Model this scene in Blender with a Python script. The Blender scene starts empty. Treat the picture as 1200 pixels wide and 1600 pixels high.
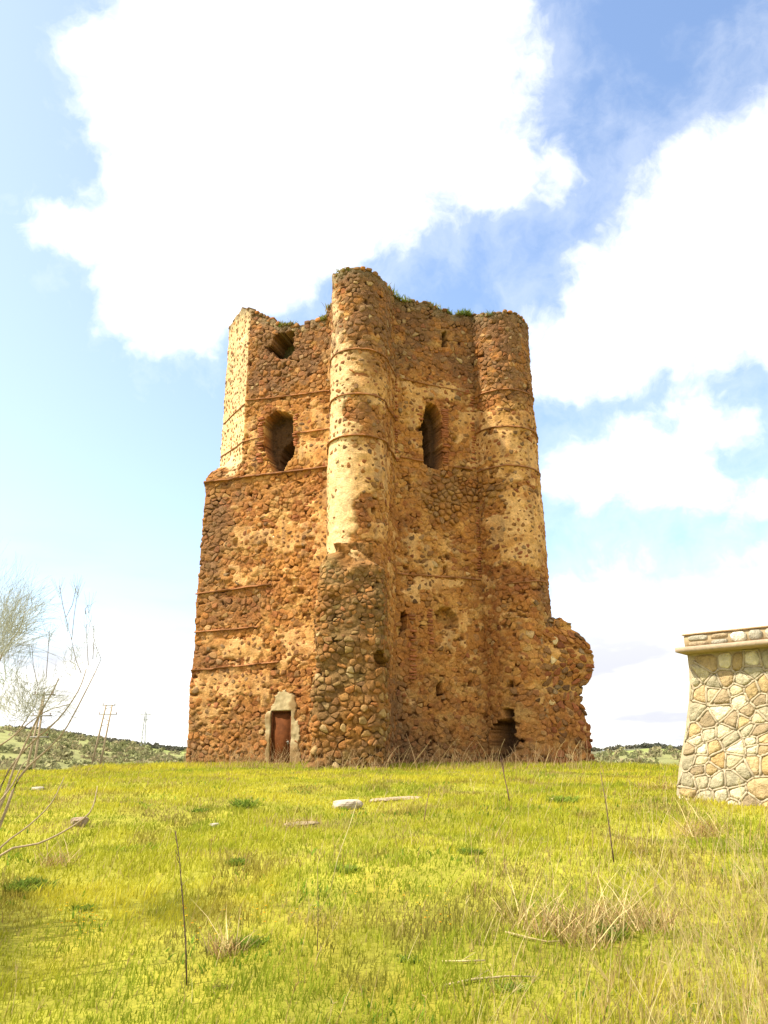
import bpy, math, random
import numpy as np
from math import radians, sin, cos, tan, pi

# ------------------------------------------------------------------ camera, sky, sun, exposure
sc = bpy.context.scene
COL = sc.collection
CZ = 1.6                                   # eye height; wall heights below are measured from the eye
PITCH = math.atan(400 / 1256.0)
cam_d = bpy.data.cameras.new("camera")
cam = bpy.data.objects.new("camera", cam_d)
COL.objects.link(cam)
cam.location = (0, 0, CZ)
cam.rotation_euler = (pi / 2 + PITCH, 0, 0)
cam_d.sensor_fit = 'VERTICAL'
cam_d.angle = 2 * math.atan(800 / 1256.0)
cam_d.clip_start = 0.05
cam_d.clip_end = 20000
sc.camera = cam

SKY_STRENGTH, CLOUD_STRENGTH = 0.155, 0.80
SUN_AZ, SUN_EL = radians(-104), radians(54)    # azimuth from +Y towards +X
sun_vec = (sin(SUN_AZ) * cos(SUN_EL), cos(SUN_AZ) * cos(SUN_EL), sin(SUN_EL))
sun_d = bpy.data.lights.new("sun", 'SUN')
sun_d.energy = 4.3
sun_d.angle = radians(0.6)
sun_d.color = (1.0, 0.93, 0.80)
sun = bpy.data.objects.new("sun", sun_d)
COL.objects.link(sun)
from mathutils import Vector
sun.rotation_euler = Vector(sun_vec).to_track_quat('Z', 'Y').to_euler()
sun.location = (-30, 0, 40)
sc.view_settings.view_transform = 'Standard'
sc.view_settings.look = 'None'
sc.view_settings.gamma = 1.0
sc.view_settings.exposure = 1.06
sc.view_settings.use_curve_mapping = False
sc.cycles.max_bounces = 6
sc.cycles.diffuse_bounces = 3
sc.cycles.transparent_max_bounces = 8


def pix_dir(px, py):
    """direction in the world of a point of the photograph (1200 x 1600)"""
    a, b = (px - 600) / 1256.0, (800 - py) / 1256.0
    s, c = sin(PITCH), cos(PITCH)
    return a, c - s * b, s + c * b


def at(px, py, Y):
    a, f, u = pix_dir(px, py)
    return (a / f * Y, Y, u / f * Y)        # z measured from the eye


def project(x, y, z):
    s, c = sin(PITCH), cos(PITCH)
    d = y * c + z * s
    v = -y * s + z * c
    d = np.maximum(d, 0.1)
    return 600 + 1256 * x / d, 800 - 1256 * v / d


def build_world():
    w = bpy.data.worlds.new("World")
    sc.world = w
    w.use_nodes = True
    nt = w.node_tree
    N, L = nt.nodes, nt.links
    N.clear()
    out = N.new('ShaderNodeOutputWorld')
    sky = N.new('ShaderNodeTexSky')
    sky.sky_type = 'NISHITA'
    sky.sun_disc = False
    sky.sun_elevation = SUN_EL
    sky.sun_rotation = SUN_AZ
    sky.air_density = 1.0
    sky.dust_density = 0.8
    bg1 = N.new('ShaderNodeBackground')
    bg1.inputs[1].default_value = SKY_STRENGTH
    L.new(sky.outputs[0], bg1.inputs[0])
    tc = N.new('ShaderNodeTexCoord')

    def vm(op, a, b=None, out_i=0):
        n = N.new('ShaderNodeVectorMath'); n.operation = op
        for i, v in enumerate((a, b)):
            if v is None: continue
            if isinstance(v, (tuple, list)): n.inputs[i].default_value = v
            elif isinstance(v, (int, float)): n.inputs['Scale'].default_value = v
            else: L.new(v, n.inputs[i])
        return n.outputs[out_i]

    def m(op, a, b=None, c=None):
        n = N.new('ShaderNodeMath'); n.operation = op
        for i, v in enumerate((a, b, c)):
            if v is None: continue
            if isinstance(v, (int, float)): n.inputs[i].default_value = v
            else: L.new(v, n.inputs[i])
        return n.outputs[0]

    def noise(vec, scale, detail, rough=0.5, o='Fac'):
        n = N.new('ShaderNodeTexNoise'); n.inputs['Scale'].default_value = scale
        n.inputs['Detail'].default_value = detail; n.inputs['Roughness'].default_value = rough
        L.new(vec, n.inputs['Vector']); return n.outputs[o]

    def ramp(v, lo, hi, smooth=True, a=0.0, b=1.0):
        n = N.new('ShaderNodeMapRange'); n.interpolation_type = 'SMOOTHSTEP' if smooth else 'LINEAR'
        L.new(v, n.inputs[0]); n.inputs[1].default_value = lo; n.inputs[2].default_value = hi
        n.inputs[3].default_value = a; n.inputs[4].default_value = b
        return n.outputs[0]

    d = vm('NORMALIZE', tc.outputs['Generated'])
    w1 = vm('SUBTRACT', noise(d, 9, 4, 0.6, 'Color'), (0.5, 0.5, 0.5))
    s1 = N.new('ShaderNodeVectorMath'); s1.operation = 'SCALE'; L.new(w1, s1.inputs[0]); s1.inputs['Scale'].default_value = 0.075
    dd = vm('ADD', d, s1.outputs[0])
    clouds = [
        [(215, -60), (840, -60), (842, 60), (828, 150), (850, 215), (905, 262), (860, 308), (760, 325), (650, 362), (545, 400),
         (480, 455), (385, 475), (320, 525), (280, 562), (205, 560), (180, 490), (215, 425), (130, 372), (60, 388), (50, 342),
         (140, 330), (150, 260), (138, 200), (150, 100), (110, 50)],
        [(1290, 60), (1200, 110), (1150, 180), (1040, 250), (985, 300), (945, 375), (885, 395), (872, 450), (880, 490), (835, 478),
         (810, 495), (800, 640), (880, 640), (960, 612), (1050, 580), (1140, 585), (1290, 560)],
        [(845, 745), (880, 715), (960, 690), (955, 665), (1040, 640), (1110, 590), (1130, 630), (1190, 680), (1180, 695), (1110, 700),
         (1130, 760), (1290, 780), (1290, 800), (1170, 800), (1140, 830), (1060, 800), (960, 780), (860, 798)],
        [(860, 925), (930, 885), (1000, 872), (1060, 905), (1110, 900), (1170, 895), (1165, 860), (1290, 820), (1290, 1240), (850, 1240)],
        [(-60, 985), (20, 968), (90, 972), (140, 962), (180, 985), (240, 1005), (230, 1020), (180, 1030), (230, 1050), (300, 1035),
         (420, 1000), (420, 1260), (-60, 1260)],
    ]
    rr = random.Random(3)
    blobs = []
    for poly in clouds:
        P = np.array(poly, float); Q = np.roll(P, -1, 0)
        x0, y0 = P.min(0); x1, y1 = P.max(0)
        gx, gy = np.meshgrid(np.arange(x0, x1, 14), np.arange(y0, y1, 14))
        gx, gy = gx.ravel(), gy.ravel()
        ins = np.zeros(len(gx), bool); dist = np.full(len(gx), 1e9)
        for (ax, ay), (bx, by) in zip(P, Q):
            c = ((ay > gy) != (by > gy)) & (gx < (bx - ax) * (gy - ay) / (by - ay + 1e-9) + ax)
            ins ^= c
            t = np.clip(((gx - ax) * (bx - ax) + (gy - ay) * (by - ay)) / ((bx - ax) ** 2 + (by - ay) ** 2 + 1e-9), 0, 1)
            dist = np.minimum(dist, np.hypot(gx - ax - t * (bx - ax), gy - ay - t * (by - ay)))
        gx, gy, dist = gx[ins], gy[ins], dist[ins]
        unc = np.ones(len(gx), bool)
        for _ in range(24):
            if not unc.any(): break
            cnt = np.where(unc, dist, 0)
            i = int(np.argmax(cnt))
            if dist[i] < 8: break
            blobs.append((gx[i], gy[i], dist[i]))
            unc &= np.hypot(gx - gx[i], gy - gy[i]) > dist[i] * 0.92
    blobs += [(95, 355, 42), (70, 350, 28), (150, 350, 50), (190, 495, 24), (235, 530, 36), (235, 455, 62), (300, 490, 62), (360, 470, 40), (130, 58, 28), (600, 350, 42), (870, 265, 38), (1010, 700, 52), (925, 755, 46)]
    field = None
    for (bx, by, br) in blobs:
        v = Vector(pix_dir(bx, by)).normalized()
        e = Vector(pix_dir(bx + br, by)).normalized()
        e2 = Vector(pix_dir(bx, by + br)).normalized()
        r = ((v - e).length + (v - e2).length) / 2 * 1.04
        f = m('SUBTRACT', r, vm('DISTANCE', dd, tuple(v), 1))
        field = f if field is None else m('SMOOTH_MAX', field, f, 0.018)
    # the same kind of broken cloud goes on over the rest of the sky
    vdir = Vector(pix_dir(600, 760)).normalized()
    away = ramp(vm('DOT_PRODUCT', d, tuple(vdir), 1), 0.80, 0.70)
    gen = m('SUBTRACT', noise(dd, 2.3, 3, 0.5), 0.44)
    gen = m('ADD', m('MULTIPLY', gen, 0.8), m('MULTIPLY', m('SUBTRACT', away, 1.0), 0.6))
    field = m('MAXIMUM', field, gen)
    fine = m('SUBTRACT', noise(dd, 16, 6, 0.62), 0.5)
    field = m('ADD', field, m('MULTIPLY', fine, 0.10))
    mask = ramp(field, -0.030, 0.042)
    # thin veil at the edges
    veil = m('MULTIPLY', ramp(m('ADD', field, m('MULTIPLY', fine, 0.15)), -0.10, 0.03), 0.22)
    # haze of bright thin cloud near the sun's side
    sd = vm('DOT_PRODUCT', d, tuple(Vector((-0.9, 0.35, 0.25)).normalized()), 1)
    veil2 = m('MULTIPLY', ramp(sd, 0.2, 1.0), 0.20)
    mask = m('MAXIMUM', mask, m('MAXIMUM', veil, veil2))
    sep = N.new('ShaderNodeSeparateXYZ'); L.new(d, sep.inputs[0])
    low = ramp(sep.outputs[2], 0.34, 0.10)
    stretch = vm('MULTIPLY', d, (1.0, 1.0, 4.5))
    sh = ramp(noise(stretch, 4.5, 5, 0.55), 0.46, 0.66)
    grey = m('MULTIPLY', m('MULTIPLY', low, sh), 0.72)
    mix = N.new('ShaderNodeMix'); mix.data_type = 'RGBA'
    L.new(grey, mix.inputs[0])
    mix.inputs[6].default_value = (1.0, 0.985, 0.93, 1)
    mix.inputs[7].default_value = (0.36, 0.38, 0.47, 1)
    bg2 = N.new('ShaderNodeBackground')
    L.new(mix.outputs[2], bg2.inputs[0]); bg2.inputs[1].default_value = CLOUD_STRENGTH
    ms = N.new('ShaderNodeMixShader')
    L.new(mask, ms.inputs[0]); L.new(bg1.outputs[0], ms.inputs[1]); L.new(bg2.outputs[0], ms.inputs[2])
    L.new(ms.outputs[0], out.inputs[0])
    w.cycles.sampling_method = 'MANUAL'
    w.cycles.sample_map_resolution = 512


build_world()

# ------------------------------------------------------------------ helpers
rng = np.random.default_rng(11)
RND = random.Random(5)


def _h(ix, iy, iz, seed):
    n = (ix.astype(np.int64) * 374761393 + iy.astype(np.int64) * 668265263 + iz * 1274126177 + seed * 974634777) & 0xFFFFFFFF
    n = ((n ^ (n >> 13)) * 1274126177) & 0xFFFFFFFF
    n = ((n ^ (n >> 16)) * 2246822519) & 0xFFFFFFFF
    n = n ^ (n >> 15)
    return (n & 0xFFFF) / 65535.0


def noise2(x, y, seed=0):
    x = np.asarray(x, float); y = np.asarray(y, float)
    ix, iy = np.floor(x), np.floor(y)
    fx, fy = x - ix, y - iy
    fx, fy = fx * fx * (3 - 2 * fx), fy * fy * (3 - 2 * fy)
    a = _h(ix, iy, 0, seed); b = _h(ix + 1, iy, 0, seed); c = _h(ix, iy + 1, 0, seed); d = _h(ix + 1, iy + 1, 0, seed)
    return (a * (1 - fx) + b * fx) * (1 - fy) + (c * (1 - fx) + d * fx) * fy


def fbm(x, y, octv=4, seed=0, gain=0.5):
    s, a, t = 0, 1.0, 0
    for o in range(octv):
        s = s + a * noise2(np.asarray(x) * 2 ** o + 17.3 * o, np.asarray(y) * 2 ** o - 9.1 * o, seed + o)
        t += a; a *= gain
    return s / t * 2 - 1


def sstep(a, b, x):
    t = np.clip((x - a) / (b - a), 0, 1)
    return t * t * (3 - 2 * t)


def mesh_from(name, V, F3=None, F4=None, col=None, mat=None, smooth=False):
    V = np.asarray(V, np.float32)
    me = bpy.data.meshes.new(name)
    nf3 = 0 if F3 is None else len(F3)
    nf4 = 0 if F4 is None else len(F4)
    loops, starts, tot = [], [], []
    if nf3:
        loops.append(np.asarray(F3, np.int32).ravel())
        starts.append(np.arange(nf3) * 3); tot.append(np.full(nf3, 3))
    if nf4:
        loops.append(np.asarray(F4, np.int32).ravel())
        starts.append(nf3 * 3 + np.arange(nf4) * 4); tot.append(np.full(nf4, 4))
    loops = np.concatenate(loops).astype(np.int32)
    starts = np.concatenate(starts).astype(np.int32)
    me.vertices.add(len(V)); me.vertices.foreach_set('co', V.ravel())
    me.loops.add(len(loops)); me.loops.foreach_set('vertex_index', loops)
    me.polygons.add(nf3 + nf4); me.polygons.foreach_set('loop_start', starts)
    me.polygons.foreach_set('loop_total', np.concatenate(tot).astype(np.int32))
    if smooth:
        me.polygons.foreach_set('use_smooth', np.ones(nf3 + nf4, bool))
    if col is not None:
        a = me.attributes.new('Col', 'FLOAT_COLOR', 'POINT')
        c4 = np.ones((len(V), 4), np.float32); c4[:, :3] = col
        a.data.foreach_set('color', c4.ravel())
    me.update(calc_edges=True)
    if mat: me.materials.append(mat)
    return me


def link(name, me, parent=None, loc=None):
    o = bpy.data.objects.new(name, me)
    COL.objects.link(o)
    if parent is not None: o.parent = parent
    if loc is not None: o.location = loc
    return o


def tag(o, label=None, cat=None, group=None, kind=None):
    if label: o['label'] = label
    if cat: o['category'] = cat
    if group: o['group'] = group
    if kind: o['kind'] = kind
    return o


def empty(name, loc):
    o = bpy.data.objects.new(name, None)
    o.empty_display_size = 0.3
    COL.objects.link(o)
    o.location = loc
    return o


class MB:
    """collects triangles/quads with a colour per vertex"""
    def __init__(s): s.v, s.f3, s.f4, s.c = [], [], [], []

    def add(s, verts, f3=(), f4=(), col=(0.5, 0.5, 0.5)):
        b = len(s.v)
        s.v.extend(verts)
        s.f3.extend([tuple(b + i for i in f) for f in f3])
        s.f4.extend([tuple(b + i for i in f) for f in f4])
        s.c.extend([col] * len(verts))

    def tube(s, pts, radii, sides=4, col=(0.3, 0.25, 0.15), cap=True):
        P = [Vector(p) for p in pts]
        n = len(P); verts = []
        for i, p in enumerate(P):
            t = (P[min(i + 1, n - 1)] - P[max(i - 1, 0)])
            if t.length < 1e-9: t = Vector((0, 0, 1))
            t.normalize()
            a = t.cross(Vector((0.31, 0.12, 0.95)))
            if a.length < 1e-3: a = t.cross(Vector((1, 0, 0)))
            a.normalize(); b = t.cross(a)
            r = radii[i] if hasattr(radii, '__len__') else radii
            for k in range(sides):
                an = 2 * pi * k / sides
                verts.append(tuple(p + a * (r * cos(an)) + b * (r * sin(an))))
        f4 = []
        for i in range(n - 1):
            for k in range(sides):
                k2 = (k + 1) % sides
                f4.append((i * sides + k, i * sides + k2, (i + 1) * sides + k2, (i + 1) * sides + k))
        f3 = []
        if cap:
            for k in range(1, sides - 1):
                f3.append((0, k + 1, k)); e = (n - 1) * sides; f3.append((e, e + k, e + k + 1))
        s.add(verts, f3, f4, col)

    def box(s, c, h, rot=None, col=(0.5, 0.5, 0.5), jit=0.0):
        vs = []
        for dx in (-1, 1):
            for dy in (-1, 1):
                for dz in (-1, 1):
                    p = Vector((dx * h[0] + RND.uniform(-jit, jit), dy * h[1] + RND.uniform(-jit, jit), dz * h[2] + RND.uniform(-jit, jit)))
                    if rot: p = rot @ p
                    vs.append((c[0] + p.x, c[1] + p.y, c[2] + p.z))
        f4 = [(0, 1, 3, 2), (4, 6, 7, 5), (0, 4, 5, 1), (2, 3, 7, 6), (0, 2, 6, 4), (1, 5, 7, 3)]
        s.add(vs, (), f4, col)

    def obj(s, name, mat, parent=None, smooth=False, origin=None):
        V = np.array(s.v, float)
        if origin is not None:
            V = V - np.array(origin)
        me = mesh_from(name, V, s.f3 or None, s.f4 or None, np.array(s.c), mat, smooth)
        return link(name, me, parent, origin if origin is not None else None)


def material(name, rough=0.9, attr=True, base=(0.5, 0.5, 0.5), nscale=9.0, namt=0.35, bump=0.3, bscale=40.0, bdist=0.02,
             transl=0.0, metallic=0.0, spec=0.3, detail=6):
    mt = bpy.data.materials.new(name)
    mt.use_nodes = True
    nt = mt.node_tree; N, L = nt.nodes, nt.links
    bs = N['Principled BSDF']
    bs.inputs['Roughness'].default_value = rough
    bs.inputs['Metallic'].default_value = metallic
    bs.inputs['Specular IOR Level'].default_value = spec
    g = N.new('ShaderNodeNewGeometry')
    if attr:
        a = N.new('ShaderNodeAttribute'); a.attribute_name = 'Col'; src = a.outputs['Color']
    else:
        r = N.new('ShaderNodeRGB'); r.outputs[0].default_value = (*base, 1); src = r.outputs[0]
    colr = src
    if namt > 0:
        n1 = N.new('ShaderNodeTexNoise'); n1.inputs['Scale'].default_value = nscale
        n1.inputs['Detail'].default_value = detail; n1.inputs['Roughness'].default_value = 0.65
        L.new(g.outputs['Position'], n1.inputs['Vector'])
        mr = N.new('ShaderNodeMapRange'); mr.inputs[1].default_value = 0.25; mr.inputs[2].default_value = 0.75
        mr.inputs[3].default_value = 1 - namt; mr.inputs[4].default_value = 1 + namt
        L.new(n1.outputs['Fac'], mr.inputs[0])
        mx = N.new('ShaderNodeVectorMath'); mx.operation = 'SCALE'
        L.new(src, mx.inputs[0]); L.new(mr.outputs[0], mx.inputs['Scale'])
        colr = mx.outputs[0]
    L.new(colr, bs.inputs['Base Color'])
    if bump > 0:
        n2 = N.new('ShaderNodeTexNoise'); n2.inputs['Scale'].default_value = bscale
        n2.inputs['Detail'].default_value = 5; n2.inputs['Roughness'].default_value = 0.6
        L.new(g.outputs['Position'], n2.inputs['Vector'])
        bp = N.new('ShaderNodeBump'); bp.inputs['Strength'].default_value = bump; bp.inputs['Distance'].default_value = bdist
        L.new(n2.outputs['Fac'], bp.inputs['Height']); L.new(bp.outputs[0], bs.inputs['Normal'])
    if transl > 0:
        tr = N.new('ShaderNodeBsdfTranslucent'); L.new(colr, tr.inputs[0])
        ms = N.new('ShaderNodeMixShader'); ms.inputs[0].default_value = transl
        L.new(bs.outputs[0], ms.inputs[1]); L.new(tr.outputs[0], ms.inputs[2])
        L.new(ms.outputs[0], N['Material Output'].inputs[0])
    return mt


M_WALL = material('weathered_masonry', 0.95, nscale=11, namt=0.42, bump=0.9, bscale=17, bdist=0.05, spec=0.1, detail=9)
M_STONE = material('field_stone', 0.92, nscale=13, namt=0.40, bump=0.9, bscale=20, bdist=0.04, spec=0.1, detail=8)
M_TILE = material('fired_brick', 0.9, nscale=20, namt=0.30, bump=0.4, bscale=40, spec=0.2)
M_CEMENT = material('rough_render', 0.95, nscale=8, namt=0.22, bump=0.4, bscale=30, spec=0.15)
M_RUST = material('rusty_sheet_metal', 0.75, False, (0.105, 0.034, 0.010), nscale=5, namt=0.45, bump=0.15, bscale=60, metallic=0.0, spec=0.05)
M_PIER = material('pale_stone', 0.85, nscale=9, namt=0.32, bump=0.9, bscale=16, bdist=0.05, spec=0.2)
M_CONC = material('aged_concrete', 0.92, nscale=14, namt=0.22, bump=0.35, bscale=50, bdist=0.01, spec=0.2)
M_GRASS = material('grass_blade', 0.75, namt=0.0, bump=0, transl=0.45, spec=0.15)
M_DRY = material('dry_stem', 0.8, namt=0.0, bump=0, transl=0.25, spec=0.2)
M_LEAF = material('scrub_leaf', 0.8, namt=0.0, bump=0, transl=0.3, spec=0.1)
M_BARK = material('bark', 0.85, nscale=30, namt=0.3, bump=0.4, bscale=80, bdist=0.004, spec=0.25)
M_METAL = material('galvanised_steel', 0.6, False, (0.22, 0.20, 0.17), nscale=3, namt=0.2, bump=0, spec=0.4)
M_POLE = material('pole_concrete', 0.9, False, (0.33, 0.25, 0.16), nscale=3, namt=0.2, bump=0, spec=0.2)

# ------------------------------------------------------------------ terrain
NEAR_Y = [-200, -20, 0, 4, 6, 10, 14, 18, 24, 30, 36, 42, 46, 60, 90]
NEAR_Z = [-6, -0.6, 0.0, 0.02, 0.06, 0.60, 1.02, 1.26, 1.45, 1.55, 1.57, 1.45, 1.2, 0.0, -2.0]
AZ_T = np.radians([-180, -60, -40, -25.8, -22, -19.5, -14, 0, 14, 17.7, 20.7, 30, 60, 180])
E_T1 = [.02, .04, .050, .0425, .0355, .029, .0165, .015, .015, .0215, .0165, .012, .02, .02]
E_T2 = [.02, .03, .040, .0385, .0368, .0305, .0185, .02, .018, .0222, .017, .012, .02, .02]


def ground_z(x, y):
    x = np.asarray(x, float); y = np.asarray(y, float)
    r = np.hypot(x, y); az = np.arctan2(x, y)
    n = np.interp(y, NEAR_Y, NEAR_Z)
    n = n + 0.10 * fbm(x * 0.22, y * 0.22, 3, 40) * sstep(2, 9, r) * (1 - 0.6 * sstep(25, 32, y)) + 0.06 * fbm(x * 1.0, y * 1.0, 3, 41) * (r < 60)
    n = n - 0.016 * np.maximum(np.abs(x) - 6, 0)
    # hollow in front of the stone pier
    n = n - 0.16 * np.exp(-((x - 3.9) / 0.7) ** 2 - ((y - 11.6) / 0.45) ** 2)
    e1 = np.interp(az, AZ_T, E_T1); e2 = np.interp(az, AZ_T, E_T2)
    z1 = -3 + (1.6 + 340 * e1 + 3) * sstep(60, 340, r) ** 0.9
    z1 = z1 + 1.2 * fbm(x * 0.012, y * 0.012, 3, 44) * sstep(80, 200, r)
    drop = (1.6 + 340 * e1)
    z2 = drop + (1.6 + 950 * e2 - drop) * sstep(600, 950, r)
    z2 = z2 - 12 * sstep(360, 600, r) * (1 - sstep(600, 950, r))
    f = np.where(r < 345, z1, z2)
    w = sstep(46, 80, r)
    return n * (1 - w) + f * w


def build_ground():
    radii = np.concatenate([np.linspace(0.4, 40, 150), np.geomspace(40.6, 9000, 190)])
    na = 540
    ang = np.linspace(-pi, pi, na, endpoint=False)
    # denser columns where the photograph looks
    ang = ang - 0.55 * np.sin(ang) * 0.9
    Rr, Aa = np.meshgrid(radii, ang, indexing='ij')
    X, Y = Rr * np.sin(Aa), Rr * np.cos(Aa)
    Z = ground_z(X, Y)
    n, k = len(radii), na
    V = np.stack([X, Y, Z], -1).reshape(-1, 3)
    V = np.vstack([V, [[0, 0, float(ground_z(0, 0))]]])
    i = np.arange(n - 1)[:, None]; j = np.arange(k)[None, :]; j2 = (j + 1) % k
    F4 = np.stack([i * k + j, (i + 1) * k + j, (i + 1) * k + j2, i * k + j2], -1).reshape(-1, 4)
    F3 = np.stack([np.full(k, n * k), np.arange(k), (np.arange(k) + 1) % k], -1)
    x, y = V[:, 0], V[:, 1]; r = np.hypot(x, y)
    c = fbm(x * 0.5, y * 0.5, 4, 50)[:, None]; c2 = fbm(x * 2.0, y * 2.0, 3, 51)[:, None]
    near = np.array([0.24, 0.225, 0.028]) * (1 + 0.3 * c) + np.array([0.06, 0.02, 0.0]) * np.maximum(c2, 0)
    b = fbm(x * 0.03, y * 0.03, 4, 52)[:, None]; b2 = sstep(-0.1, 0.25, fbm(x * 0.25, y * 0.25, 3, 53))[:, None]
    far = np.array([0.225, 0.225, 0.085]) * (1 + 0.3 * b) * (1 - 0.22 * b2)
    top = np.array([0.22, 0.27, 0.06]) * (1 + 0.2 * b)
    wt = sstep(235, 330, r + 30 * b[:, 0])[:, None]
    far = far * (1 - wt) + top * wt
    w2 = sstep(500, 800, r)[:, None]
    far = far * (1 - w2) + np.array([0.13, 0.13, 0.07]) * w2
    w = sstep(44, 60, r)[:, None]
    col = near * (1 - w) + far * w
    mt = material('meadow_soil', 0.95, nscale=3.0, namt=0.35, bump=0.6, bscale=6, bdist=0.08, spec=0.1)
    o = link('ground', mesh_from('ground', V, F3, F4, np.clip(col, 0.01, 1), mt, True))
    tag(o, kind='structure')
    return o


build_ground()

# ------------------------------------------------------------------ tower surfaces


class Path:
    """outline of a wall seen from above, as segments; U runs along it"""
    def __init__(s, segs):           # (name, length, f(t, z) -> x, y)
        s.segs = segs
        s.cum = np.concatenate([[0], np.cumsum([q[1] for q in segs])])

    def pos(s, U, z):
        U = np.asarray(U, float); z = np.broadcast_to(np.asarray(z, float), U.shape)
        X = np.zeros(U.shape); Y = np.zeros(U.shape)
        for i, (nm, ln, f) in enumerate(s.segs):
            lo = s.cum[i] if i else -1e9
            hi = s.cum[i + 1] if i < len(s.segs) - 1 else 1e9
            m = (U >= lo) & (U < hi)
            if m.any():
                t = (U[m] - s.cum[i]) / ln
                X[m], Y[m] = f(t, z[m])
        return X, Y

    def nrm(s, U, z, e=0.12):
        x0, y0 = s.pos(U - e, z); x1, y1 = s.pos(U + e, z)
        dx, dy = x1 - x0, y1 - y0
        l = np.hypot(dx, dy) + 1e-9
        return dy / l, -dx / l

    def U0(s, i): return s.cum[i]

    def locate(s, px, py, i0, i1=None):
        i1 = i0 if i1 is None else i1
        U = np.linspace(s.cum[i0], s.cum[i1 + 1] - 1e-4, 1600)
        a, f, u = pix_dir(px, py)
        z = u / f * 33.5
        for _ in range(5):
            x, y = s.pos(U, np.full(U.shape, z))
            k = int(np.argmin(np.abs(x / y - a / f)))
            z = u / f * y[k]
        return float(U[k]), float(z)


def line(p, q):
    return lambda t, z: (p[0] + (q[0] - p[0]) * t, p[1] + (q[1] - p[1]) * t)


def seg_left(t, z):                  # left side wall, far from the camera
    a = sstep(12.8, 14.1, z)
    xe = -8.45 + 0.35 * a
    return -8.5 + (xe + 8.5) * t, 42.5 + (37.3 - 42.5) * t


def seg_chamfer(t, z):
    a = sstep(12.75, 14.1, z + 0.25 * np.sin(t * 9))
    lx = np.interp(t, [0, .47, 1], [-8.45, -8.4, -6.6]); ly = np.interp(t, [0, .47, 1], [37.3, 35.62, 35.0])
    ux = -8.1 + 1.5 * t; uy = 37.3 - 2.3 * t
    return lx * (1 - a) + ux * a, ly * (1 - a) + uy * a


def arc(c, r, a0, a1):
    return lambda t, z: (c[0] + r * np.cos(a0 + (a1 - a0) * t), c[1] + r * np.sin(a0 + (a1 - a0) * t))


T2C = (5.5, 34.9)
BE = (4.23, 34.09)
_a0 = math.atan2(BE[1] - T2C[1], BE[0] - T2C[0]) + 2 * pi
_r0 = math.hypot(BE[1] - T2C[1], BE[0] - T2C[0])


def seg_t2(t, z):
    rr = np.interp(z, [0, 8, 12.8, 21], [1.92, 1.76, 1.64, 1.48])
    r = _r0 + (rr - _r0) * sstep(0, 0.4, t)
    an = _a0 + (radians(370) - _a0) * t
    return T2C[0] + r * np.cos(an), T2C[1] + r * np.sin(an)


def seg_right(t, z):
    rr = np.interp(z, [0, 8, 12.8, 21], [1.92, 1.76, 1.64, 1.48])
    x0 = T2C[0] + rr * cos(radians(10)); y0 = T2C[1] + rr * sin(radians(10))
    return x0 + (6.7 - x0) * t, y0 + (42.0 - y0) * t


TOWER = Path([
    ('left', 5.2, seg_left),
    ('chamfer', 3.1, seg_chamfer),
    ('front', 4.43, line((-6.6, 35.0), (-2.4, 33.6))),
    ('flank', 2.4, line((-2.4, 33.6), (-2.27, 31.2))),
    ('turret', 3.77, arc((-1.07, 31.2), 1.2, pi, 2 * pi)),
    ('flank', 1.55, line((.13, 31.2), (.5, 32.7))),
    ('bay', 3.98, line((.5, 32.7), BE)),
    ('round', 4.6, seg_t2),
    ('right', 6.5, seg_right),
])
LEFT, CHAM, FRONT, FLA, TUR, FLB, BAY, ROUND, RIGHT = range(9)
c_ = TOWER.cum


def PT(px, py, i0, i1=None): return TOWER.locate(px, py, i0, i1)


tops = []
for (px, py, s) in [(356, 518, CHAM), (358, 512, CHAM), (368, 498, CHAM), (379, 484, CHAM),
                    (381, 484, FRONT), (395, 486, FRONT), (412, 490, FRONT), (422, 494, FRONT), (431, 503, FRONT), (446, 506, FRONT), (470, 505, FRONT), (490, 501, FRONT), (508, 496, FRONT),
                    (512, 478, FRONT), (516, 474, FRONT),
                    (521, 432, TUR), (530, 423, TUR), (545, 420, TUR), (556, 416, TUR), (572, 417, TUR), (583, 424, TUR), (594, 429, TUR),
                    (600, 437, TUR), (606, 447, FLB), (613, 459, FLB),
                    (619, 464, BAY), (630, 465, BAY), (650, 470, BAY), (668, 473, BAY), (690, 483, BAY), (715, 490, BAY), (735, 493, BAY),
                    (750, 492, ROUND), (762, 489, ROUND), (778, 487, ROUND), (795, 489, ROUND), (808, 490, ROUND), (816, 500, ROUND)]:
    U, z = PT(px, py, s)
    tops.append((U, z))
tops = sorted(tops)
tops = [(0, 19.5)] + tops + [(c_[9], 19.6)]
TU = np.array([t[0] for t in tops]); TZ = np.array([t[1] for t in tops])


def tower_top(U):
    z = np.interp(U, TU, TZ)
    return z + 0.10 * (np.floor(noise2(U * 3.1, U * 0, 60) * 4) / 4 - 0.5) + 0.16 * fbm(U * 2.4, U * 0 + 3, 3, 61)


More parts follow.
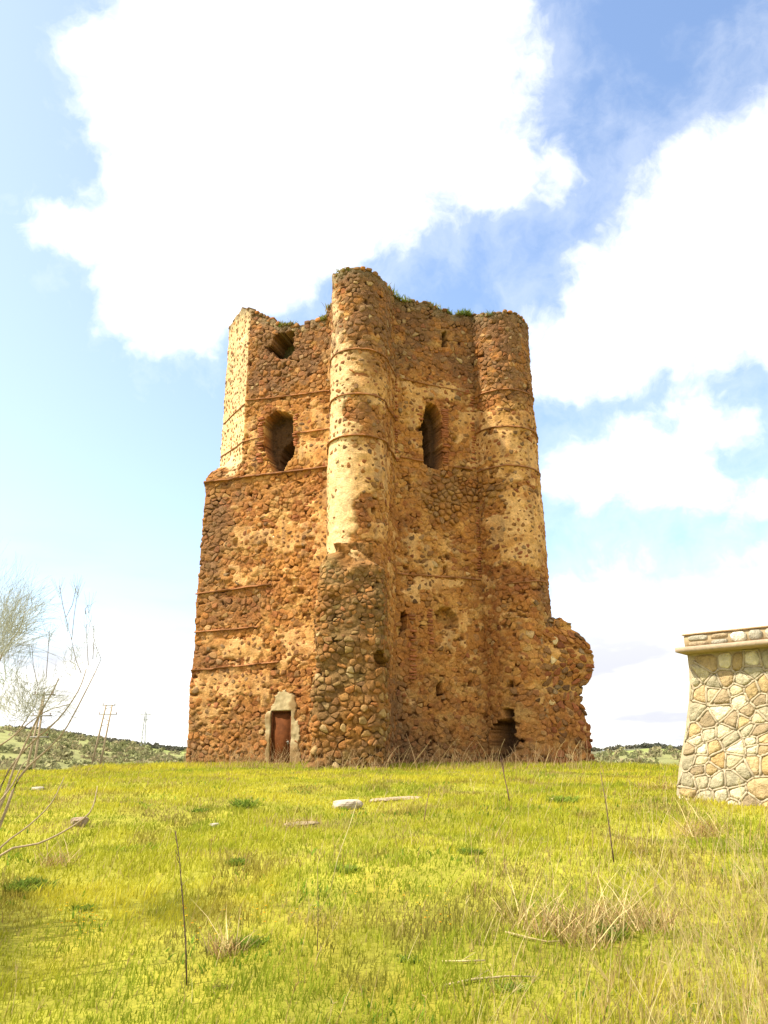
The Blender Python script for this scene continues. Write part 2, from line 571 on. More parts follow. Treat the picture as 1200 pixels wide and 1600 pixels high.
# pixel space -> wall patches (cream plaster still standing, measured off the photograph once, kept as wall areas)
PLASTER = [  # cx, cy, rx, ry, weight
    (435, 832, 48, 22, 1.1), (385, 845, 28, 20, .7), (460, 860, 20, 12, .8), (455, 800, 14, 14, .5), (500, 860, 16, 60, .5),
    (355, 900, 30, 16, .8), (420, 890, 40, 9, .8), (500, 790, 14, 20, .6), (478, 1000, 34, 34, 1.2), (380, 1012, 42, 18, 1.1), (330, 1000, 24, 12, .4),
    (345, 1070, 40, 26, 1.2), (400, 1065, 40, 18, .9), (440, 1040, 22, 14, .7), (320, 1110, 18, 20, .6), (378, 1100, 20, 12, .5),
    (488, 655, 34, 20, 1.1), (490, 705, 30, 20, 1.1), (390, 665, 16, 14, .9), (395, 700, 18, 22, .7), (475, 690, 10, 30, .6),
    (400, 530, 14, 30, .45), (365, 560, 10, 110, 1.6), (362, 680, 12, 60, 1.6), (385, 725, 30, 10, .5),
    # turret
    (524, 480, 10, 80, 1.0), (545, 510, 14, 30, .5), (530, 575, 22, 30, 1.3), (580, 575, 30, 26, .9), (590, 600, 24, 20, .6), (540, 620, 18, 14, 1.0),
    (585, 625, 26, 14, .9), (525, 660, 14, 30, 1.2), (552, 666, 20, 12, .9), (545, 720, 40, 34, 1.5), (595, 730, 22, 40, .9), (532, 800, 26, 80, 1.6), (560, 770, 20, 30, .7),
    (583, 830, 12, 14, 1.1), (556, 880, 26, 18, .9), (600, 800, 8, 60, .6), (612, 900, 6, 100, .4),
    # bay
    (645, 640, 18, 36, 1.0), (705, 610, 30, 16, 1.0), (650, 610, 30, 12, .9), (722, 660, 12, 26, .9), (650, 690, 14, 20, .6), (650, 850, 26, 26, .9), (700, 850, 28, 20, .6),
    (665, 900, 30, 30, .8), (700, 912, 30, 8, .7), (640, 930, 20, 16, .7), (702, 1000, 22, 18, 1.0), (720, 970, 20, 20, .8), (735, 1030, 12, 20, .5), (650, 1100, 16, 30, .4),
    # right round turret
    (790, 655, 50, 18, 1.2), (750, 650, 20, 10, .9), (785, 705, 54, 26, 1.4), (820, 720, 20, 20, 1.1), (815, 800, 34, 56, 1.4), (800, 850, 44, 24, .9), (835, 850, 16, 40, .9),
    (770, 820, 20, 14, .5), (775, 910, 24, 14, .6), (760, 950, 8, 40, .5), (800, 1040, 40, 40, .2),
]
BARE = [(565, 650, 24, 12, 1.0), (575, 790, 24, 26, 1.2), (578, 680, 20, 8, .4), (560, 850, 22, 10, .8), (600, 860, 20, 14, .6), (700, 780, 40, 40, 1.2), (740, 760, 40, 14, .8),
        (590, 500, 40, 40, .8)]
DARK = [  # greyish brown weathering
    (345, 800, 34, 70, .8), (325, 880, 24, 60, .7), (340, 960, 60, 30, .55), (320, 1030, 40, 26, .6), (430, 520, 60, 50, .8), (400, 590, 60, 34, .8), (480, 560, 40, 60, .5),
    (570, 480, 34, 70, .8), (590, 560, 24, 40, .4), (560, 425, 60, 18, .9), (680, 480, 70, 26, .9), (650, 520, 40, 30, .6), (690, 570, 70, 20, .5), (780, 500, 50, 26, .95), (800, 560, 40, 50, .7), (745, 560, 20, 50, .5),
    (800, 612, 50, 14, .5), (570, 640, 26, 14, .5), (590, 670, 20, 14, .5), (380, 1140, 70, 40, .45), (300, 1150, 20, 60, .6), (460, 1000, 8, 6, .3), (690, 760, 34, 34, .7), (760, 760, 30, 12, .5),
    (380, 940, 60, 16, .4), (810, 620, 40, 12, .4), (850, 930, 12, 30, .6), (390, 770, 70, 20, .35), (620, 1120, 26, 80, .8), (650, 1160, 60, 50, .5), (790, 1150, 40, 50, .5)]
REDS = [(400, 800, 60, 20, .6), (480, 770, 30, 20, .6), (420, 640, 14, 80, .8), (330, 1030, 30, 40, .5), (570, 800, 20, 40, .7), (690, 690, 14, 60, .8), (640, 1000, 26, 80, .6), (720, 600, 40, 60, .4),
        (800, 1000, 60, 60, .6), (820, 910, 30, 30, .7), (700, 560, 60, 30, .5), (420, 960, 60, 30, .4), (430, 1120, 60, 60, .5), (740, 800, 16, 60, .5)]


def blobs(px, py, L):
    s = np.zeros(px.shape)
    for (cx, cy, rx, ry, w) in L:
        s = s + w * np.exp(-((px - cx) / rx) ** 2 - ((py - cy) / ry) ** 2)
    return s


def in_poly(x, y, poly):
    ins = np.zeros(x.shape, bool)
    for (ax, ay), (bx, by) in zip(poly, poly[1:] + poly[:1]):
        ins ^= ((ay > y) != (by > y)) & (x < (bx - ax) * (y - ay) / (by - ay + 1e-12) + ax)
    return ins


# openings: (photo polygon, segment, depth)
OPEN = [
    ([(413, 745 - 60), (413, 662), (418, 650), (432, 643), (447, 645), (456, 652), (459, 690), (461, 700), (455, 716), (449, 722), (441, 741), (432, 743), (425, 735), (420, 720)], FRONT, 0.75, .05),
    ([(429, 741), (427, 712), (432, 692), (444, 680), (458, 682), (460, 700), (453, 716), (448, 722), (440, 742)], FRONT, 3.6, .04),
    ([(424, 558), (424, 540), (432, 526), (445, 518), (457, 517), (460, 536), (462, 544), (452, 556), (440, 561)], FRONT, 2.8, .16),
    ([(663, 725), (661, 700), (661, 650), (665, 636), (672, 631), (681, 634), (687, 646), (690, 665), (691, 725), (688, 733), (675, 732)], BAY, 0.9, .05),
    ([(663, 725), (662, 700), (662, 655), (670, 642), (680, 655), (683, 700), (680, 730), (672, 730)], BAY, 3.6, .03),
    ([(691, 542), (691, 519), (697, 518), (698, 542)], BAY, 2.2, .0),
    ([(627, 986), (627, 954), (635, 954), (635, 986)], BAY, 2.4, .0),
    ([(682, 974), (681, 958), (687, 950), (705, 950), (713, 960), (716, 978), (703, 980), (690, 973)], BAY, 0.5, .06),
    ([(683, 1087), (683, 1070), (690, 1064), (692, 1086)], BAY, 1.4, .02),
    ([(692, 899), (692, 885), (698, 882), (700, 899)], BAY, .3, .03),
    ([(731, 1072), (731, 1064), (738, 1064), (738, 1072)], BAY, .35, .02),
    ([(655, 672), (655, 666), (660, 666), (660, 672)], BAY, .35, .0),
    ([(708, 690), (708, 683), (714, 683), (714, 690)], BAY, .35, .0),
    ([(786, 1118), (784, 1110), (792, 1105), (800, 1108), (802, 1118), (796, 1124)], ROUND, .9, .05),
    ([(768, 1200), (767, 1160), (774, 1135), (788, 1118), (804, 1124), (812, 1150), (806, 1175), (790, 1190), (786, 1200)], ROUND, .95, .22),
    ([(795, 1074), (795, 1064), (801, 1064), (801, 1074)], ROUND, .4, .02),
    ([(848, 1075), (848, 1066), (854, 1064), (856, 1076)], ROUND, .4, .02),
    ([(581, 802), (581, 792), (587, 792), (587, 802)], TUR, .35, .0),
    ([(423, 1192), (423, 1111), (456, 1110), (456, 1192)], FRONT, .26, .0),
    ([(373, 775), (373, 771), (377, 771), (377, 775)], FRONT, .3, .0), ([(389, 776), (389, 771), (394, 771), (394, 776)], FRONT, .3, .0),
    ([(461, 862), (461, 854), (471, 853), (471, 862)], FRONT, .15, .03),
    ([(366, 855), (366, 842), (372, 842), (373, 855)], CHAM, .12, .03),
    ([(448, 914), (448, 905), (467, 904), (467, 914)], FRONT, .16, .05),
]
OPEN_UZ = []
for poly, s, dep, jit in OPEN:
    OPEN_UZ.append(([PT(px, py, s) if s != CHAM else PT(px, py, CHAM, FRONT) for px, py in poly], dep, jit))


def tower_depth(U, z):
    d = np.zeros(U.shape)
    for poly, dep, jit in OPEN_UZ:
        us = [p[0] for p in poly]; zs = [p[1] for p in poly]
        m = (U > min(us) - .3) & (U < max(us) + .3) & (z > min(zs) - .3) & (z < max(zs) + .3)
        if not m.any(): continue
        u2 = U[m] + jit * 1.6 * fbm(U[m] * 3, z[m] * 3, 3, 70); z2 = z[m] + jit * 1.6 * fbm(U[m] * 3, z[m] * 3, 3, 71)
        ins = in_poly(u2, z2, poly)
        dm = d[m]; dm = np.where(ins, np.maximum(dm, dep), dm); d[m] = dm
    return d


def tower_lump(U, z):
    return 0.06 * fbm(U * 0.9, z * 0.9, 3, 80) + 0.03 * fbm(U * 3.5, z * 3.5, 2, 81)


def tower_plaster(U, z, px, py):
    p = blobs(px, py, PLASTER) - blobs(px, py, BARE)
    n = fbm(U * 2.6, z * 3.6, 4, 82)
    n2 = fbm(U * 1.1, z * 1.4, 2, 84)
    p = p + 1.1 * ((U > c_[CHAM]) & (U < c_[FRONT] - .06) & (z > 13.6))  # extra plaster on the left chamfer so its sunlit face turns out brighter
    return p + 0.95 * n + 0.25 * n2 - 0.55


C = lambda *a: np.array(a, float)
ORANGE, OCHRE, REDB, GREYB, CREAM, PALE = C(.41, .178, .046), C(.53, .275, .082), C(.28, .092, .030), C(.150, .080, .040), C(.62, .36, .145), C(.72, .53, .28)


def mixc(a, b, w): return a * (1 - w[:, None]) + b * w[:, None]


def tower_colour(U, z, px, py, pl):
    n = U.size
    a = fbm(U * 0.8, z * 0.8, 4, 90); b = fbm(U * 2.3, z * 2.3, 4, 91); e = fbm(U * 6, z * 6, 3, 92)
    c = np.tile(ORANGE, (n, 1))
    c = mixc(c, OCHRE, sstep(-0.1, 0.5, b) * .8)
    c = mixc(c, REDB, np.clip(blobs(px, py, REDS) * .8 + .8 * np.maximum(a, 0) - .1, 0, .85))
    c = mixc(c, GREYB, sstep(0.1, 0.6, e) * .65)
    c = mixc(c, C(.50, .30, .10), sstep(.15, .5, fbm(U * 1.7, z * 2.6, 4, 93)) * .6)
    c = mixc(c, REDB * .8, sstep(.18, .5, fbm(U * 1.9, z * 3.8, 4, 94)) * .7)
    p = np.tile(CREAM, (n, 1)) * (1 + 0.22 * a[:, None])
    p = mixc(p, OCHRE, sstep(-0.3, 0.4, b) * .75)
    p = mixc(p, ORANGE, sstep(-.05, .5, fbm(U * 1.3, z * 1.5, 4, 95)) * .75)
    p = mixc(p, C(.28, .17, .09), sstep(.1, .55, fbm(U * 3.2, z * .8, 4, 96)) * .55)
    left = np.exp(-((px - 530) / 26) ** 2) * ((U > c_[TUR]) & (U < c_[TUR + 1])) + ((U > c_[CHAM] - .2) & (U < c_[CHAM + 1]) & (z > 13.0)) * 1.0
    p = mixc(p, PALE, np.clip(left, 0, 1) * .85)  # sunlit left faces painted paler, sunlight put into the plaster colour
    c = mixc(c, p, sstep(-0.22, 0.16, pl))
    dk = np.clip(blobs(px, py, DARK) * (0.85 + 1.1 * b) + 0.35 * np.maximum(a, 0) + .45 * sstep(16.4, 17.6, z) * (.6 + b + e), 0, .92)
    dk = np.where((U > c_[CHAM]) & (U < c_[FRONT] - .06) & (z > 13.6), dk * .3, dk)  # dark tones held back on the chamfer, brightening its sunlit face by colour
    c = mixc(c, GREYB * 1.05, dk * .92)
    # lichen and soil near the broken top
    tz = tower_top(U) - z
    c = mixc(c, C(.16, .13, .075), sstep(.75, 0.0, tz + .5 * b) * .75)
    # damp foot
    c = mixc(c, C(.17, .10, .05), sstep(1.6, -0.2, z + .8 * a) * .55)
    c = c * (1 + 0.22 * e[:, None] + .14 * fbm(U * 5, z * .7, 3, 89)[:, None])
    return np.clip(c, 0.02, 0.85)


def sheet(name, path, U, zb, top, lump, depth, plaster, colour, rows, mat, parent, capd=(0.35, 0.8, 1.3), capz=(0.04, -0.1, -0.35), drop=2.5, caprough=.16):
    U = np.asarray(U); nU = len(U)
    T = top(U)
    f = np.linspace(0, 1, rows)[:, None]
    Z = zb + (T[None, :] - zb) * f
    UU = np.broadcast_to(U[None, :], Z.shape)
    u, z = UU.ravel(), Z.ravel()
    x, y = path.pos(u, z); nx, ny = path.nrm(u, z)
    px, py = project(x, y, z)
    pl = plaster(u, z, px, py)
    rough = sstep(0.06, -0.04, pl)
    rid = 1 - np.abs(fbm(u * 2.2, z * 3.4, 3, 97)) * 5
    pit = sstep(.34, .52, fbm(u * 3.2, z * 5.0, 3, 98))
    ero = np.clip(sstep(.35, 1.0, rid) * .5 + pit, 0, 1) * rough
    d = lump(u, z) + 0.032 * sstep(0.0, 0.035, pl) + 0.012 * fbm(u * 9, z * 11, 3, 99) * (.4 + rough) - .085 * ero - depth(u, z)
    X = x + nx * d; Y = y + ny * d
    V = np.stack([X, Y, z + CZ], -1)
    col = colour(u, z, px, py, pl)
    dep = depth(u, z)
    col = col * (1 - ero[:, None]) + col * C(.34, .28, .24) * ero[:, None]  # soil tint in eroded joints, darkened further as painted crevice shade
    col = np.where((dep > 0.6)[:, None], col * 0 + C(.10, .052, .025), col)  # deep openings recoloured dark, the shade inside them is painted
    k = rows
    Vc, Cc = [V], [col]
    nxT, nyT = path.nrm(U, T); xT, yT = path.pos(U, T)
    for cd, cz in zip(list(capd) + [capd[-1] + .02], list(capz) + [-drop]):
        zz = T + cz + caprough * fbm(U * 2.2 + cd * 3, U * 0 + cd * 7, 3, 62) + CZ
        Vc.append(np.stack([xT - nxT * cd, yT - nyT * cd, zz], -1)); Cc.append(np.tile(C(.15, .13, .06), (nU, 1))); k += 1
    V = np.vstack(Vc); col = np.vstack(Cc)
    i = np.arange(k - 1)[:, None]; j = np.arange(nU - 1)[None, :]
    F = np.stack([i * nU + j, i * nU + j + 1, (i + 1) * nU + j + 1, (i + 1) * nU + j], -1).reshape(-1, 4)
    return link(name, mesh_from(name, V, None, F, col, mat, True), parent)


tower = empty('castle_tower', (0, 36, CZ - 0.1))
tag(tower, 'tall ruined castle tower of orange brown masonry with a round corner turret and rusty door', 'tower')
TP = tower.location.copy()


def under(o, parent=tower):
    """keep world coordinates while parenting to an empty that is not at the origin"""
    o.parent = parent
    o.matrix_parent_inverse = parent.matrix_world.inverted() if parent.matrix_world != parent.matrix_basis else parent.matrix_basis.inverted()
    return o


bpy.context.view_layer.update()
STEP = 0.046
ROWS = 480
WALLS = {}
for nm, lab, a, b, step in [('side_wall', None, LEFT, LEFT, .12), ('wall', None, CHAM, FRONT, STEP), ('turret', None, FLA, FLB, STEP), ('wall', None, BAY, BAY, STEP),
                       ('turret', None, ROUND, ROUND, STEP), ('side_wall', None, RIGHT, RIGHT, .15)]:
    u0, u1 = c_[a], c_[b + 1]
    U = np.linspace(u0, u1, int((u1 - u0) / step) + 2)
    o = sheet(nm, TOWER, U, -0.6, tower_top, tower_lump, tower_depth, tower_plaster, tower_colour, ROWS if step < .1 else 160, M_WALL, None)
    under(o)
    for s in range(a, b + 1): WALLS[s] = o
WALLS[CHAM]['label'] = 'left wall with the door and two windows'
WALLS[TUR]['label'] = 'tall half round corner turret with three string courses'
WALLS[BAY]['label'] = 'recessed wall with a narrow arched window'
WALLS[ROUND]['label'] = 'round corner turret at the right end'

# back wall
BACK = Path([('back', 15.2, line((6.7, 42.0), (-8.5, 42.5)))])
Ub = np.linspace(0, 15.2, 120)
no_dep = lambda u, z: np.zeros(u.shape)
no_pl = lambda u, z, px, py: np.full(u.shape, -0.5)
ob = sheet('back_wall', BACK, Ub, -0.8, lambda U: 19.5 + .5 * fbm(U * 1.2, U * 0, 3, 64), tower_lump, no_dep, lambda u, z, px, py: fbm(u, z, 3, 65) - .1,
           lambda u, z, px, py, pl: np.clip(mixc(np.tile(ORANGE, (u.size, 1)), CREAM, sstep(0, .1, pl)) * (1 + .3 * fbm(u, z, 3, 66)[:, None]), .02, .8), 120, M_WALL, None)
under(ob)

# ---- the broken wall stub on the right
EDGE = [(1215, 927), (1190, 926), (1170, 922), (1150, 919), (1128, 917), (1110, 914), (1100, 905), (1090, 906), (1075, 908), (1062, 918), (1050, 924), (1035, 928), (1020, 921), (1008, 917),
        (998, 913), (990, 905), (984, 893), (975, 893), (968, 889), (960, 880)]
_ez = []; _ex = []
for py, px in EDGE:
    x, Y, z = at(px, py, 33.95)
    _ez.append(z); _ex.append(x)
_ez = np.array(_ez); _ex = np.array(_ex)


def stub_xe(z): return np.interp(z, _ez, _ex) + 0.10 * fbm(z * 4.0, z * 0, 3, 101)


SL = 3.1


def stub_front(t, z):
    xe = stub_xe(z); x0 = 5.75
    return x0 + (xe - x0) * t, 33.22 + 0.62 * t + 0.05 * np.interp(z, [0, 6], [0, 1])


def stub_end(t, z):
    xe = stub_xe(z)
    return xe - .25 * t, 33.84 + 0.05 * np.interp(z, [0, 6], [0, 1]) + 1.7 * t


STUB = Path([('front', SL, stub_front), ('end', 1.7, stub_end)])


def stub_top(U):
    zt = float(_ez[-2]) - .05
    return zt + 0.25 * sstep(1.0, 0.2, U) + 0.14 * fbm(U * 3.0, U * 0, 3, 102) - .25 * sstep(SL - .5, SL + .3, U)


def stub_depth(U, z): return np.zeros(U.shape)


Us = np.linspace(0, SL + 1.7, int((SL + 1.7) / STEP))
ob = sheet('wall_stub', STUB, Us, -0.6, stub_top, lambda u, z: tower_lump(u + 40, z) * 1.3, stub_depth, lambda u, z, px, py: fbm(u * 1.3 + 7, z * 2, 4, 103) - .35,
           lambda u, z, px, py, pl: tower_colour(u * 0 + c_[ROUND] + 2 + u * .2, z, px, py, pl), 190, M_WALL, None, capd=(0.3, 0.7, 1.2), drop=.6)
ob['label'] = 'broken stub of curtain wall with a ragged right edge'
under(ob)
W_STUB = ob

# ---- cobble buttress wrapped round the foot of the turret
_bp = [(-2.45, 32.6), (-2.40, 30.2), (-2.36, 29.55), (-2.18, 29.36), (-1.2, 29.24), (-.30, 29.28), (-.05, 29.42), (.04, 29.75), (.06, 30.6), (.12, 31.6)]
_bl = np.concatenate([[0], np.cumsum([math.dist(_bp[i], _bp[i + 1]) for i in range(len(_bp) - 1)])])
BL = float(_bl[-1])


def but_pos(t, z):
    s = t * BL
    x = np.interp(s, _bl, [p[0] for p in _bp]); y = np.interp(s, _bl, [p[1] for p in _bp])
    k = 1 - np.clip(z / 7.6, -.1, 1)
    x = x + np.where(x < -1.2, -.17, .0) * k * np.clip(np.abs(x + 1.2), 0, 1)
    y = y - 0.28 * k - 0.12 * sstep(5.0, 4.2, z)
    x = x + np.where(x < -1.2, -.08, 0) * sstep(4.0, 4.6, z) * sstep(5.6, 5.0, z)
    ed = 7.15 + .35 * sstep(-1.3, -2.0, x) + .30 * (noise2(x * 2.3, x * 0, 118) - .5) + .16 * (noise2(x * 7, x * 0, 119) - .5)
    k2 = 1 - .36 * sstep(0, .45, z - ed)
    return -1.07 + (x + 1.07) * k2, 31.2 + (y - 31.2) * k2


BUT = Path([('b', BL, but_pos)])
_bt = [BUT.locate(px, py, 0) for px, py in [(507, 868), (516, 870), (530, 876), (540, 894), (552, 905), (570, 900), (588, 893), (600, 885)]]
_bt = sorted(_bt)


def but_top(U):
    return U * 0 + 8.3


_hole = [BUT.locate(px, py, 0) for px, py in [(587, 1046), (586, 1022), (592, 1016), (602, 1017), (603, 1044)]]


def but_depth(U, z):
    m = in_poly(U + .03 * fbm(U * 4, z * 4, 2, 112), z, _hole)
    return np.where(m, .75, 0.0) + 0.10 * np.exp(-((z - 4.42) / .12) ** 2) * (U < BL * .5)


def but_lump(U, z): return 0.15 * fbm(U * 1.0, z * 1.2, 3, 113) + .08 * fbm(U * 2.6, z * 3.2, 3, 114)


def but_colour(u, z, px, py, pl):
    a = fbm(u * 0.9, z * .9, 4, 115); b = fbm(u * 2.6, z * 2.6, 4, 116)
    c = np.tile(C(.27, .125, .034), (u.size, 1))
    c = mixc(c, C(.18, .105, .042), sstep(-.25, .3, a) * .8)
    c = mixc(c, C(.27, .20, .09), blobs(px, py, [(515, 890, 14, 26, 1), (545, 895, 16, 10, .5)]) * .8)
    c = mixc(c, C(.135, .088, .032), np.clip(blobs(px, py, [(530, 1000, 40, 40, .8), (560, 1060, 40, 20, .7), (595, 980, 10, 90, .7)]) * (.7 + b), 0, .8))
    c = mixc(c, C(.18, .11, .05), sstep(1.2, -.2, z) * .5)
    return np.clip(c * (1 + .3 * b[:, None]), .02, .8)


Uq = np.linspace(0, BL, int(BL / .045))
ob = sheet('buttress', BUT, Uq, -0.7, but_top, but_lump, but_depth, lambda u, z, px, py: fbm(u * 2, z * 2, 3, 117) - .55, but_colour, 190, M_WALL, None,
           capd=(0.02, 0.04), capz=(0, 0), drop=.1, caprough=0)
ob['label'] = 'rough buttress of mossy cobbles at the foot of the turret'
under(ob)
W_BUT = ob

# ------------------------------------------------------------------ stones


def voronoi_cells(U0, U1, z0, z1, du, dz, drop, seed):
    r = random.Random(seed)
    rows = int((z1 - z0) / dz); cols = int((U1 - U0) / du)
    S = {}
    for i in range(rows):
        off = r.random()
        for j in range(cols):
            if r.random() < drop: continue
            S[(i, j)] = (U0 + (j + off * .9 + r.uniform(-.36, .36) + .3) * du, z0 + (i + .5 + r.uniform(-.38, .38)) * dz)
    out = []
    for (i, j), (sx, sy) in S.items():
        poly = [(sx - du * 1.1, sy - dz * 1.25), (sx + du * 1.1, sy - dz * 1.25), (sx + du * 1.1, sy + dz * 1.25), (sx - du * 1.1, sy + dz * 1.25)]
        for di in (-2, -1, 0, 1, 2):
            for dj in (-2, -1, 0, 1, 2):
                q = S.get((i + di, j + dj))
                if q is None or (di == 0 and dj == 0): continue
                mx, my = (q[0] + sx) / 2, (q[1] + sy) / 2
                vx, vy = q[0] - sx, q[1] - sy
                np_ = []
                n = len(poly)
                dl = [(p[0] - mx) * vx + (p[1] - my) * vy for p in poly]
                if max(dl) <= 0: continue
                for k in range(n):
                    a, b = poly[k], poly[(k + 1) % n]
                    da, db = dl[k], dl[(k + 1) % n]
                    if da <= 0: np_.append(a)
                    if (da < 0 < db) or (db < 0 < da):
                        t = da / (da - db)
                        np_.append((a[0] + (b[0] - a[0]) * t, a[1] + (b[1] - a[1]) * t))
                poly = np_
                if len(poly) < 3: break
            if len(poly) < 3: break
        if len(poly) >= 3: out.append(poly)
    return out


def chaikin(poly, k=.27):
    o = []
    n = len(poly)
    for i in range(n):
        a, b = poly[i], poly[(i + 1) % n]
        o.append((a[0] + (b[0] - a[0]) * k, a[1] + (b[1] - a[1]) * k)); o.append((a[0] + (b[0] - a[0]) * (1 - k), a[1] + (b[1] - a[1]) * (1 - k)))
    return o


def area(poly):
    return abs(sum(a[0] * b[1] - b[0] * a[1] for a, b in zip(poly, poly[1:] + poly[:1]))) / 2


STONE_SETS = []      # every laid stone: dict(V, F3, F4, col, parent, size)


def lay_stones(path, cells, lump, gapfn, hfn, colfn, parentfn, seed, z_up=1.0):
    """turn cells of the wall surface into raised stones"""
    r = random.Random(seed)
    items = []
    UZH, sizes = [], []
    for poly in cells:
        cx = sum(p[0] for p in poly) / len(poly); cz = sum(p[1] for p in poly) / len(poly)
        g = gapfn(cx, cz, r)
        if g is None: continue
        h = hfn(cx, cz, r)
        ar = area(poly)
        if ar < .006: continue
        rad = math.sqrt(ar / pi)
        sc_ = max(.35, 1 - g / rad) if g < 1 else 0
        q = chaikin(poly, r.uniform(.14, .25))
        q = [(cx + (a - cx) * sc_ * r.uniform(.88, 1.06), cz + (b - cz) * sc_ * r.uniform(.88, 1.06)) for a, b in q]
        n = len(q)
        tu, tz = r.uniform(-.13, .13), r.uniform(-.16, .10)
        pts = [(a, b, -.05) for a, b in q]
        pts += [(cx + (a - cx) * .97, cz + (b - cz) * .97, h * r.uniform(.45, .9) + tu * (a - cx) + tz * (b - cz)) for a, b in q]
        pts += [(cx + (a - cx) * .76, cz + (b - cz) * .76, h * r.uniform(.75, 1.15) + tu * (a - cx) + tz * (b - cz)) for a, b in q]
        pts += [(cx, cz, h * r.uniform(.9, 1.12))]
        f4 = []
        for ring in (0, 1):
            for k in range(n):
                k2 = (k + 1) % n
                f4.append((ring * n + k, ring * n + k2, (ring + 1) * n + k2, (ring + 1) * n + k))
        f3 = [(2 * n + k, 2 * n + (k + 1) % n, 3 * n) for k in range(n)]
        items.append((len(UZH), len(pts), f3, f4, colfn(cx, cz, r), parentfn(cx, cz), cx, cz))
        UZH.extend(pts)
    if not items: return
    A = np.array(UZH)
    x, y = path.pos(A[:, 0], A[:, 1]); nx, ny = path.nrm(A[:, 0], A[:, 1], 0.05)
    d = lump(A[:, 0], A[:, 1]) + A[:, 2]
    V = np.stack([x + nx * d, y + ny * d, A[:, 1] + CZ], -1)
    px, py = project(x, y, A[:, 1])
    facing = -(nx * x + ny * y) / np.hypot(x, y)
    for (s, n, f3, f4, col, par, cx, cz) in items:
        q = slice(s, s + n)
        w = px[q].max() - px[q].min(); h = py[q].max() - py[q].min()
        fc = facing[q].mean()
        STONE_SETS.append(dict(V=V[q], F3=f3, F4=f4, col=col, par=par, size=math.sqrt(max(w * h, 0)) * (1 if fc > .12 else 0), c=(px[q].mean(), py[q].mean()), cz=cz, path=path, cx=cx))


PAL = {
    'orange': [(.35, .145, .04), (.31, .125, .036), (.40, .18, .055), (.28, .10, .032)],
    'grey': [(.19, .115, .058), (.22, .14, .072), (.14, .08, .042), (.25, .16, .085)],
    'red': [(.28, .095, .038), (.23, .08, .035), (.30, .12, .05)],
    'pale': [(.48, .33, .15), (.52, .38, .19), (.42, .28, .12)],
    'moss': [(.19, .115, .040), (.24, .155, .060), (.15, .09, .032), (.36, .24, .095)],
    'brown': [(.21, .105, .042), (.18, .085, .036), (.24, .125, .05), (.15, .08, .038)],
}


def pick(r, weights):
    t = r.random() * sum(w for _, w in weights)
    for k, w in weights:
        t -= w
        if t <= 0: break
    c = r.choice(PAL[k]); f = r.uniform(.82, 1.2)
    return tuple(min(.8, q * f) for q in c)


def point_fields(U, z):
    U = np.array([U]); z = np.array([z])
    x, y = TOWER.pos(U, z); px, py = project(x, y, z)
    return px, py, tower_plaster(U, z, px, py)[0]


U_START, U_END = c_[CHAM] - 1.0, c_[ROUND + 1] + .8
cells = voronoi_cells(U_START, U_END, -0.5, 22.6, 0.29, 0.150, 0.30, 21)
# vectorised look-ups
cc = np.array([[sum(p[0] for p in q) / len(q), sum(p[1] for p in q) / len(q)] for q in cells])
cx_, cy_ = TOWER.pos(cc[:, 0], cc[:, 1]); cpx, cpy = project(cx_, cy_, cc[:, 1])
cpl = tower_plaster(cc[:, 0], cc[:, 1], cpx, cpy)
ctop = tower_top(cc[:, 0])
cdep = np.zeros(len(cc))
for du_, dz_ in [(0, 0), (.14, 0), (-.14, 0), (0, .09), (0, -.09)]:
    cdep = np.maximum(cdep, tower_depth(cc[:, 0] + du_, cc[:, 1] + dz_))
cdk = np.clip(blobs(cpx, cpy, DARK), 0, 1); crd = np.clip(blobs(cpx, cpy, REDS), 0, 1)
info = {(round(a, 5), round(b, 5)): i for i, (a, b) in enumerate(cc)}
DRYLAY = [(700, 775, 38, 42, 1.0), (765, 765, 24, 20, .6)]
cdl = blobs(cpx, cpy, DRYLAY)
cwall = tower_colour(cc[:, 0], cc[:, 1], cpx, cpy, np.full(len(cc), -1.0))
cfoot = sstep(1.9, .8, cc[:, 1])


def idx(a, b): return info[(round(a, 5), round(b, 5))]


def g_t(a, b, r):
    i = idx(a, b)
    if cdep[i] > .05 or b > ctop[i] - .12: return None
    if c_[FLA] + .1 < a < c_[FLA + 1] - .3: return None
    if 427 - 14 < cpx[i] < 463 and cpy[i] > 1076 and c_[FRONT] < a < c_[FLA]: return None
    if cpl[i] > 0.02:
        if r.random() < (.30 if not (515 < cpx[i] < 556 and cpy[i] > 700) else .78): return None
        return r.uniform(.015, .085)
    if cdl[i] > .35: return .022
    if r.random() < .2: return None
    return r.uniform(.008, .05)


def h_t(a, b, r):
    i = idx(a, b)
    if cpl[i] > 0.02: return r.uniform(.034, .046)
    if cdl[i] > .35: return r.uniform(.05, .13)
    return r.choice((r.uniform(.000, .010), r.uniform(.006, .022), r.uniform(.012, .045))) + .012 * cfoot[i]


def c_t(a, b, r):
    i = idx(a, b); k = r.uniform(.35, 1.0) if cpl[i] <= .02 else r.uniform(0, .35)
    return tuple(float(p * (1 - k) + q * k) for p, q in zip(c_raw(a, b, r), cwall[i]))


def c_raw(a, b, r):
    i = idx(a, b)
    dk, rd = cdk[i], crd[i]
    if cpl[i] > 0.02:
        return tuple(.85 * v for v in pick(r, [('brown', 1.5), ('red', .7), ('grey', .6), ('orange', .4)]))
    if cdl[i] > .35: return pick(r, [('grey', 1), ('brown', 1), ('orange', .7)])
    up = 1 if b > 16.8 else 0
    return pick(r, [('orange', 1.5 * (1 - .5 * dk)), ('brown', .8 + .4 * dk), ('grey', .25 + 1.3 * dk), ('red', .35 + rd), ('pale', .10 + .5 * up)])


def par_t(a, b):
    for s in range(9):
        if a < c_[s + 1]: return WALLS[s]
    return WALLS[ROUND]


